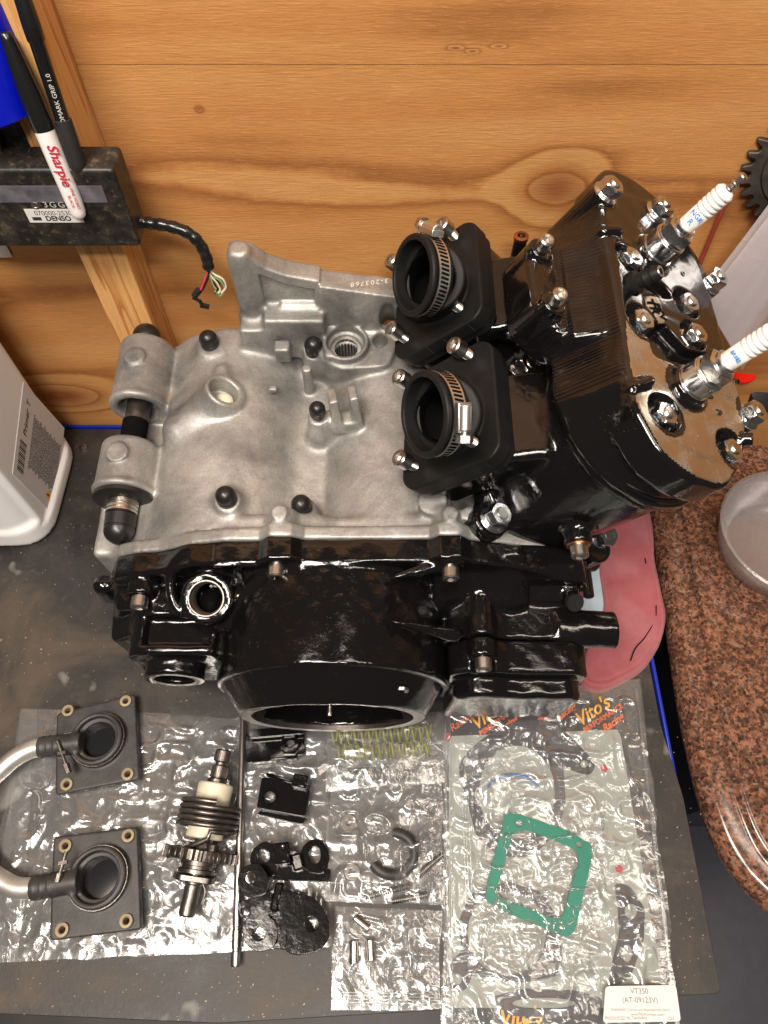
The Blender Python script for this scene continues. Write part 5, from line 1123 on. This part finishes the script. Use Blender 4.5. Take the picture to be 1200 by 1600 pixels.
def gasket(name, pl, holes, z, th, mat, label, cat='gasket', grp='gaskets inside the kit bag', r=.3):
    o = bplate(name, pl, holes, z, th, None, r=r, mat=mat, bev=.0)
    # recentre on its own outline
    me = o.data; n = len(me.vertices); a = np.empty(n*3, np.float32); me.vertices.foreach_get('co', a); a = a.reshape(-1, 3); c_ = np.array([(a[:, 0].min()+a[:, 0].max())/2, (a[:, 1].min()+a[:, 1].max())/2, 0]); me.vertices.foreach_set('co', (a-c_).astype(np.float32).ravel()); me.update(); o.location = [float(q) for q in (np.array(o.location)+c_)]
    return tag(o, label, cat, grp)
gasket('base_gasket', [(716, 1196), (732, 1172), (760, 1150), (800, 1128), (850, 1124), (880, 1140), (912, 1172), (932, 1192), (924, 1212), (898, 1206), (880, 1196), (884, 1250), (872, 1300), (830, 1340), (780, 1338), (744, 1306), (730, 1250), (720, 1222)], [(808, 1238, 60, 74), (729, 1190, 6, 7), (913, 1194, 6, 6)], .22, .07, M['graphite'], 'large dark round gasket at the top of the kit bag, under the header card', r=.4)
gasket('head_gasket', [(700, 1530), (704, 1500), (722, 1488), (716, 1440), (736, 1396), (790, 1376), (850, 1396), (872, 1440), (880, 1502), (874, 1524), (846, 1530), (820, 1536), (770, 1532), (740, 1520), (728, 1548), (706, 1552)], [(792, 1458, 62, 66), (714, 1530, 8, 9), (862, 1512, 7, 8)], .20, .07, M['graphite'], 'dark round gasket with a bolt tab at the lower left of the kit bag', r=.4)
gasket('side_gasket', [(960, 1380), (984, 1384), (1008, 1420), (1006, 1470), (984, 1530), (950, 1545), (958, 1500), (968, 1460), (966, 1420)], [(986, 1424, 10, 12), (980, 1490, 8, 14)], .24, .07, M['graphite'], 'narrow curved dark gasket at the right edge of the kit bag', r=.3)
gasket('lower_gasket', [(760, 1560), (820, 1545), (900, 1548), (942, 1560), (938, 1580), (880, 1590), (800, 1588)], [(850, 1568, 50, 9)], .22, .07, M['graphite'], 'long flat dark gasket at the bottom of the kit bag beside the white label', r=.3)
gasket('reed_gasket', [(792, 1272), (806, 1270), (890, 1298), (926, 1322), (918, 1372), (898, 1456), (884, 1464), (790, 1424), (757, 1404), (762, 1372), (784, 1284)], [(811, 1287, 6, 6), (904, 1318, 5, 5), (776, 1410, 5, 4), (876, 1446, 5, 5)], .62, .06, M['green'], 'bright green four sided gasket lying in the middle of the kit bag', r=.35)
# inner window of the green gasket: rebuilt as a plate with an opening
og = [o for o in scene.objects if o.name.startswith('reed_gasket')][0]; bpy.data.objects.remove(og)
def poly_hole_gasket(name, outer, inner, holes, z, th, mat):
    o = wxy(rpoly(outer, 9, 4), z); i_ = wxy(rpoly(inner, 7, 4), z); hs = [wxy([(hx+hr*math.cos(2*math.pi*i/18), hy+hr*math.sin(2*math.pi*i/18)) for i in range(18)], z) for hx, hy, hr in holes]
    c_ = np.mean(np.array(o), 0); sh_ = lambda L2: [(p[0]-c_[0], p[1]-c_[1]) for p in L2]
    return plate(name, sh_(o), [sh_(i_)]+[sh_(h) for h in hs], th, mat, None, (c_[0], c_[1], z), Z3)
tag(poly_hole_gasket('reed_gasket', [(790, 1270), (808, 1271), (893, 1300), (928, 1324), (918, 1372), (898, 1456), (884, 1465), (790, 1426), (757, 1406), (764, 1370)], [(802, 1300), (822, 1296), (898, 1326), (905, 1340), (880, 1432), (866, 1436), (782, 1402), (776, 1390)], [(811, 1287, 5.5), (905, 1320, 4.5), (776, 1411, 4.5), (878, 1450, 4.5)], .66, .05, M['green']), 'bright green four sided gasket lying in the middle of the kit bag', 'gasket', 'gaskets inside the kit bag')
g = G(); pts = [np.append(xy(802+44*math.cos(t), 1245-34*math.sin(t), .3)[:2], .42) for t in np.linspace(.5, 2.7, 20)]; g.tube(pts, .11, 8); tag(part('o_ring', g, simple('blue_seal', lin(60, 110, 160), .4), None, ang=60), 'pale blue rubber O ring inside the large dark gasket', 'O-ring')
for k, (a, b) in enumerate(((700, 1150), (944, 1200), (968, 1358))):
    g = G(); p = xy(a, b, .2); g.lathe([(0, .05), (.28, .05), (.3, 0)], (p[0], p[1], .15), (0, 0, 1), 16); part('red_dot', g, M['redink'], kit)
film('top_sheet', c, M['film2'], kit, .32, .30, 53, .6, res=.15, lumps=[], edge=.3)
c2 = cs_((752, 1276), (944, 1262), (934, 1545), (728, 1530)); film('inner_bag', c2, M['film2'], kit, .42, .50, 57, .85, res=.12)
c2 = cs_((724, 1150), (940, 1226), (950, 1330), (722, 1250)); film('inner_bag', c2, M['film2'], kit, .42, .25, 61, .5, res=.16)
g = G()
for dx in (0, 4, 9): q0, q1 = xy(722+dx, 1245, .5), xy(728+dx, 1400, .5); g.tube([(q0[0], q0[1], .72), (q1[0], q1[1], .72)], .045, 6)
for dx in (0, 7): q0, q1 = xy(696+dx, 1110, .5), xy(700+dx, 1600, .5); g.tube([(q0[0], q0[1], .55), (q1[0], q1[1], .5)], .06, 6)
q0, q1 = xy(995, 1075, .5), xy(1058, 1600, .5); g.tube([(q0[0], q0[1], .3), (q1[0], q1[1], .3)], .12, 6)
part('bag_seam', g, M['film2'], kit, kind='stuff')
lb = [(946, 1541), (1056, 1539), (1064, 1596), (942, 1598)]
g = G(); w = wxy(rpoly(lb, 6, 3), 1.0); g.prism(w[::-1], (0, 0, 0), Z3, .98, 1.01); part('part_label', g, M['paper'], kit)
lab = lambda px, py: np.append(xy(px, py, 1.02)[:2], 1.018)
for s_, x_, y_, sz in (('VT350', 999, 1549, .42), ('(AT-09123V)', 1000, 1563, .42), ('WARNING: Cancer and Reproductive Harm -', 1002, 1578, .2), ('www.P65Warnings.ca.gov', 1012, 1585, .2), ('PRODUCED IN TAIWAN', 978, 1591, .24), ('1223', 1048, 1591, .22)):
    text('label_print', s_, sz*1.15, lab(x_, y_), Z3, M['greyink'], kit)
# ================================================================ wall side and background things
# ---- ignition box hung on the stud
box = thing('ignition_box', 'worn black ignition control box with part number plate, hung on the wall stud', 'control box', (-24, 44, 28.8))
g = G(); g.box((-24.9, 42.62, 31.85), (7.72, 1.3, 3.0)); bx = part('case', g, None, box, bevel=.28, seg=4)
def mat_box():
    n = N('worn_black_box'); f = n.noise(.6, 6, .7); g_ = n.noise(2.5, 4, .7)
    c = n.ramp(f, [(.45, lin(26, 25, 25)), (.62, lin(52, 47, 41)), (.72, lin(98, 86, 68))]); c = n.mix(n.ramp(g_, [(.56, 0.0), (.70, .45)]), c, lin(110, 96, 74)); n.set(base=c, rough=.42, spec=.4); n.bump(g_, .3, .0004); return n.m
bx.data.materials.append(mat_box())
FY = 41.318
XZ = np.array([[1, 0, 0], [0, 0, 1], [0, -1, 0]], float)
g = G(); g.box((-23.3, FY-.003, 33.1), (5.0, .012, .62), None); part('worn_sticker', g, simple('worn_grey_sticker', lin(92, 90, 96), .5, var=.5), box)
p = lambda a, b: at(a, b, y=FY)
q = p(85, 337); g = G(); g.box((q[0], FY-.01, q[2]), (1.85, .02, .52)); part('number_plate', g, M['paper'], box)
text('plate_lettering', '070000-2530', .5, (q[0], FY-.034, q[2]+.2), XZ, M['darkink'], box, sx=.95); text('plate_lettering', 'DENSO', .52, (q[0]+.2, FY-.034, q[2]-.22), XZ, M['darkink'], box, bold=.02)
g = G(); g.box((q[0]-1.25, FY-.032, q[2]-.22), (.3, .004, .13)); part('plate_mark', g, M['darkink'], box)
q2 = p(88, 320); text('case_lettering', '3GG-', .62, (q2[0], FY-.02, q2[2]), XZ, M['lightink'], box, spacing=1.35)
q3 = p(55, 321); g = G(); g.lathe([(0, .02), (.14, .02), (.16, .05), (.26, .05), (.28, 0)], (q3[0], FY+.0, q3[2]), (0, -1, 0), 20); part('rivet', g, M['steel'], box)
g = G(); g.box((-24.0, 44.0, 35.3), (.9, .25, 1.4)); g.cyl((-25.0, 43.2, 34.7), (-24.6, 43.8, 36.6), .28, n=12); part('mounting_ear', g, bx.data.materials[0], box, bevel=.1)
h = [at(a, b, y=y_) for a, b, y_ in ((214, 345, 43.0), (236, 349, 43.0), (262, 353, 42.8), (290, 362, 42.6), (310, 378, 42.4), (322, 400, 42.3), (326, 418, 42.2))]
g = G(); hp = bez(h, 8); g.tube(hp, [.42+.03*math.sin(i*1.1)+.02*math.sin(i*2.7) for i in range(len(hp))], 14); part('cable_sheath', g, M['blackplastic'], box, ang=60)
E_ = h[-1]
for (ends, m_) in (([(322, 432), (314, 452), (306, 462)], 'pinkw'), ([(326, 430), (318, 450), (304, 468)], 'blackplastic'), ([(332, 430), (346, 440), (351, 452), (344, 462), (336, 455)], 'greenw'), ([(331, 432), (338, 440), (344, 452), (341, 458)], 'whitew'), ([(334, 428), (348, 436), (353, 448), (346, 458)], 'whitew'), ([(330, 436), (336, 446), (340, 456), (334, 458)], 'blackplastic'), ([(329, 432), (333, 444), (338, 452)], 'greenw'), ([(333, 430), (343, 446), (337, 458)], 'blackplastic')):
    g = G(); pts = bez([E_]+[at(a, b, y=42.0-.1*i) for i, (a, b) in enumerate(ends)], 6); g.tube(pts, .085, 6); part('wire', g, M[m_], box, ang=60)
g = G(); a, b = at(304, 468, y=41.8), at(298, 474, y=41.7); g.tube([at(312, 456, y=41.8), at(303, 466, y=41.8), at(312, 470, y=41.7), at(318, 480, y=41.6)], .16, 8); c_ = at(320, 478, y=41.6); g.box(c_, (.35, .12, .18), basis((0, -1, .2), (1, 0, -.3))); part('taped_end', g, M['blackplastic'], box)
g = G(); c_ = at(303, 462, y=41.8); g.tube([at(310, 452, y=41.8), c_], .22, 8); part('tape_wrap', g, M['pengrip'], box)
# ---- marker, pen, cup
def stick(pts_h, a, b, n=28):
    g = G(); g.lathe(pts_h, a, b-a, n); return g
mk = thing('marker_pen', 'white felt marker with long black cap and red script lettering over the black box', 'marker', at(125, 345, y=40.6))
m0 = at(126, 341, y=40.7); m1 = at(6, 48, y=43.3); MD = unit(m1-m0); ML = float(np.linalg.norm(m1-m0))
g = stick([(0, 0), (.28, .03), (.43, .18), (.50, .45), (.55, 1.2), (.60, 3.5), (.62, ML*.52), (0, ML*.52)], m0, m1); part('barrel', g, M['marker_white'], mk, ang=60)
g = stick([(.2, ML*.515), (.635, ML*.515), (.66, ML*.55), (.64, ML*.7), (.52, ML*.85), (.40, ML*.96), (.34, ML*.99), (.2, ML), (0, ML)], m0, m1); part('cap', g, M['blackplastic'], mk, ang=50)
vw = unit(_C-(m0+m1)/2); vw = unit(vw-MD*(vw @ MD)); MX = -MD; MY = np.cross(vw, MX)
text('lettering', 'Sharpie', .84, m0+MD*ML*.335+vw*.655, np.array([MX, MY, vw]), M['redink'], mk, shear=.3, bold=.015, ext=.004)
text('lettering', 'FINE POINT', .26, m0+MD*ML*.135+vw*.60+MY*.13, np.array([MX, MY, vw]), M['redink'], mk, ext=.004); text('lettering', 'BLACK', .26, m0+MD*ML*.125+vw*.60-MY*.17, np.array([MX, MY, vw]), M['redink'], mk, ext=.004)
pn = thing('ballpoint_pen', 'black ballpoint pen with rubber grip behind the white marker', 'pen', at(128, 270, y=41.4))
p0_ = at(126, 272, y=41.6); p1_ = at(26, -30, y=44.0); PD = unit(p1_-p0_); PL = float(np.linalg.norm(p1_-p0_))
g = stick([(.0, -.35), (.05, -.33), (.08, -.05), (.2, 0), (.46, .35), (.52, .7), (.52, 3.2), (.45, 3.25)], p0_, p1_); part('grip', g, M['pengrip'], pn)
g = stick([(.43, 3.1), (.43, PL*.72), (.50, PL*.73), (.52, PL*.8), (.46, PL*.95), (.3, PL), (0, PL)], p0_, p1_); part('barrel', g, M['blackplastic'], pn)
vw = unit(_C-(p0_+p1_)/2); vw = unit(vw-PD*(vw @ PD)); text('lettering', 'PROMARK GRIP 1.0', .36, p0_+PD*PL*.42+vw*.45, np.array([PD, np.cross(vw, PD), vw]), M['lightink'], pn, ext=.004)
cp = thing('blue_cup', 'bright blue plastic cup at the top left behind the marker', 'cup', at(5, 200, y=43.5))
c0_ = at(-8, 172, y=44.4); g = G(); g.lathe([(0, 0), (3.0, 0), (3.5, .3), (3.9, 3), (4.5, 9.5), (4.7, 9.6), (4.5, 9.8), (4.1, 9.6), (3.5, 3), (2.9, .6), (0, .6)], c0_, (-.10, .10, 1), 48); part('shell', g, M['blueplastic'], cp, ang=50)
st_ = at(8, 218, y=46.0)
g = G(); g.box((st_[0], 46.9, st_[2]), (3.0, .04, 1.9)); sk = thing('black_sticker', 'black card with small red lettering behind the blue cup', 'sticker', (st_[0], 47, st_[2]-1.9)); part('card', g, M['blackcard'], sk)
for i, s_ in enumerate(('motorsport', 'powersports', 'www.hpower/hpms')): text('lettering', s_, .55, (st_[0]+.6, 46.85, st_[2]+.3-.55*i), XZ, M['redbright'], sk, bold=.01)
pw = at(2, 385, y=47.3); g = G(); g.box((pw[0]-1.2, 47.45, pw[2]), (1.55, .04, 1.2), basis((0, 0, 1), (1, 0, 0))); tag(part('paper_note', g, M['paper'], None), 'blank white paper corner on the wall at the left edge under the black box', 'paper')
# ---- white bottle
bot = thing('white_bottle', 'white plastic jug with dense grey printed safety label standing left of the engine', 'bottle', (-40, 38.5, 0))
v = Vol((-50, 31, 0.02), (-31.6, 46.6, 34), .3)
sec = rpoly([(-48.5, 32.2), (-33.0, 32.2), (-33.0, 45.4), (-48.5, 45.4)], 3.6, 8)
v.add(p_poly(sec, (0, 1), .05, 3.0, .5), 0); v.add(p_poly(rpoly([(-48.4, 32.5), (-33.4, 32.5), (-33.4, 45.2), (-48.4, 45.2)], 3.6, 8), (0, 1), 1.0, 30, 1.3), .4)
v.cut(p_box((-33.2, 38.9, 14.6), (.35, 5.2, 12.6), .3), .3); v.add(p_box((-34.0, 38.9, 14.6), (.55, 5.1, 12.5), .3), .1)
V, F = v.mesh(); part('body', (V, F), M['white'], bot, ang=None)
YZ = np.array([[0, 1, 0], [0, 0, 1], [1, 0, 0]], float)
# label seen from the side: its text runs from the bottom up along y
fx = -33.42
def onf(px, py): q = at(px, py, x=fx+.03); return q
L4 = [onf(*q_) for q_ in ((37, 597), (101, 669), (84, 805), (20, 740))]
g = G(); g.prism([(q_[1], q_[2]) for q_ in L4], (fx, 0, 0), np.array([[0, 1, 0], [0, 0, 1], [1, 0, 0]], float), -.02, .02); part('label', g, M['paper'], bot, smooth=False)
def lerp(u, w): a = L4[0]*(1-u)+L4[1]*u; b = L4[3]*(1-u)+L4[2]*u; return a*(1-w)+b*w
tx = unit(L4[0]-L4[3]); ty = np.cross((1, 0, 0), tx); LB = np.array([tx, ty, [1, 0, 0]])
if ty[2] < 0 and False: ty = -ty
g = G()
for k in range(14):
    w0 = .60+.024*k; a = lerp(.07, w0); b = lerp(.21, w0); g.box((fx+.026, (a[1]+b[1])/2, (a[2]+b[2])/2), (.004, np.linalg.norm((b-a)[1:])/2, .04 if k % 3 else .085), np.array([[1, 0, 0], unit(np.array([0, (b-a)[1], (b-a)[2]])), np.cross([1, 0, 0], unit(np.array([0, (b-a)[1], (b-a)[2]])))]))
part('barcode', g, M['darkink'], bot, smooth=False)
q_ = lerp(.15, .33); text('label_title', 'Primer T', .95, (fx+.026, q_[1], q_[2]), LB, M['darkink'], bot, shear=.3, bold=.02)
random.seed(5); lines = ['DANGER extremely flammable liquid and vapor', 'keep away from heat sparks open flame', 'use only outdoors or in a well ventilated area', 'wear protective gloves and eye protection', 'if on skin wash with plenty of water and soap', 'store locked up dispose of contents', 'first aid if inhaled remove person to fresh air', 'avoid breathing mist vapors and spray']
for i in range(22):
    q_ = lerp(.30+.031*i, .5); s_ = lines[i % 8]+' '+lines[(i*3+1) % 8]; o = text('small_print', s_[:62], .46, (fx+.026, q_[1], q_[2]), LB, M['greyink'], bot, sx=.42, bold=.012)
a = lerp(.80, .86); g = G(); 
for tri, m_, dx in (([(-.6, -.5), (.6, -.5), (0, .6)], 'yellowink', .024), ([(-.12, -.3), (.12, -.3), (.05, .3), (-.05, .3)], 'darkink', .03)):
    g = G(); g.prism(tri, (fx+dx, a[1], a[2]), np.array([tx, ty, [1, 0, 0]]), 0, .006); part('warning_triangle', g, M[m_], bot, smooth=False)
# ---- background on the right
sc_ = thing('sprocket_wheel', 'rusty dark toothed sprocket leaning on the plywood at the right edge', 'sprocket', at(1235, 360, y=46))  # a toothed sprocket, partly out of view
cc = at(1262, 262, y=46.4); pl = []; nt = 26
for i in range(nt):
    for f_, r in ((0, 3.55), (.18, 3.7), (.34, 4.25), (.50, 4.3), (.62, 4.15), (.74, 3.65)): t = 2*math.pi*(i+f_)/nt; pl.append((r*1.02*math.cos(t), r*1.02*math.sin(t)))
BS = basis((-.25, -1, .12), (1, 0, 0)); g = G(); g.prism(pl, cc, BS, -.25, .25); part('toothed_rim', g, M['disc'], sc_, bevel=.08)
g = G(); g.lathe([(2.4, .25), (2.5, .5), (2.9, .5), (3.0, .25)], cc, BS[2], 48); part('raised_ring', g, M['disc'], sc_)
# clear sleeve (rolled film)
sl = thing('plastic_sleeve', 'rolled cloudy plastic sleeve leaning behind the spark plugs on the right', 'plastic sleeve', at(1150, 560, z=6))
a = at(1155, 620, z=10); a = np.array([30.0, 44.0, 12.0]); 
def rowp(px, py, y): return at(px, py, y=y)
Ls = [rowp(1098, 470, 43.6), rowp(1205, 330, 44.8), rowp(1290, 215, 46.0)]; Rs = [rowp(1160, 580, 43.0), rowp(1262, 430, 44.0), rowp(1360, 300, 45.0)]
Q = np.zeros((40, 26, 3))
for i in range(40):
    t = i/39*2
    k = min(int(t), 1); f_ = t-k; l = Ls[k]*(1-f_)+Ls[k+1]*f_; r = Rs[k]*(1-f_)+Rs[k+1]*f_
    for j in range(26):
        s_ = j/25; Q[i, j] = l*(1-s_)+r*s_+np.array([0, -1, .4])*(1.5*math.sin(math.pi*s_)+.10*math.sin(s_*11+.8*math.sin(i*.12))+.03*math.sin(s_*37+i*.1))
g = G(); g.grid(Q); part('film', g, M['tubefilm'], sl, ang=None)
Q2 = Q+np.array([0, .9, -.3]); g = G(); g.grid(Q2); part('film', g, M['tubefilm'], sl, ang=None)
# red cap bottle, dark round tin, red bar, grey bowl
rc = thing('red_capped_can', 'dark round tin with a bright red cap lying behind the nearer spark plug', 'can', at(1180, 640, z=0))
g = G(); p = at(1160, 575, z=8); g.lathe([(0, .9), (1.3, .9), (1.5, .7), (1.55, -.8), (0, -.8)], p, (.1, -.75, .6), 32); part('cap', g, M['redbright'], rc, bevel=.05)
g = G(); p = at(1206, 600, z=5); g.lathe([(0, 1.0), (2.5, 1.0), (2.9, .8), (3.0, -1), (0, -1)], p, (.1, -.6, .75), 40); part('tin', g, M['blackcard'], rc)
text('tin_print', '90', 1.0, p+unit((.1, -.6, .75))*1.02, basis((.1, -.6, .75), (1, .3, 0)), M['yellowink'], rc)
g = G(); a, b = at(1120, 626, z=2.2), at(1260, 622, z=2.2); g.cyl(a, b, 1.0, n=20); tag(part('red_bar', g, M['redpaint'], None), 'dull red round bar behind the right end of the cylinder head', 'bar')
g = G(); a, b = at(1085, 470, y=47.0), at(1112, 360, y=47.2); g.cyl(a-(0, 0, 18), b+(0, 0, 3), .18, n=12); tag(part('thin_red_post', g, M['redpaint'], None), 'thin dull red post against the plywood behind the head', 'post')
bw = thing('grey_bowl', 'round cloudy clear plastic bowl standing on the granite at the right edge', 'bowl', (38.2, 33.5, 0))  # taken as a clear plastic container, hence the frosted film material
bc = np.array([38.6, 31.9, 0.0]); g = G(); g.lathe([(0, .1), (4.4, .1), (5.2, .6), (6.2, 3.0), (6.4, 4.0), (6.55, 4.1), (6.6, 4.0), (6.4, 3.0), (5.5, .4), (4.6, 0), (0, 0)], bc, (0, 0, 1), 64); part('shell', g, M['cloud'], bw, ang=60)
g = G(); g.lathe([(6.35, 4.05), (6.5, 4.25), (6.75, 4.15), (6.7, 3.95)], bc, (0, 0, 1), 64); part('rim', g, M['cloud'], bw)
# ================================================================ centimetres -> metres
seen = set()
for o in scene.objects:
    if o.type in {'CAMERA', 'LIGHT'}: continue
    o.location = o.location*S
    if o.type == 'MESH' and o.data.name not in seen:
        seen.add(o.data.name); n = len(o.data.vertices); a = np.empty(n*3, np.float32); o.data.vertices.foreach_get('co', a); o.data.vertices.foreach_set('co', a*S); o.data.update()
    for m in o.modifiers:
        if m.type == 'BEVEL': m.width *= S
        if m.type == 'SOLIDIFY': m.thickness *= S
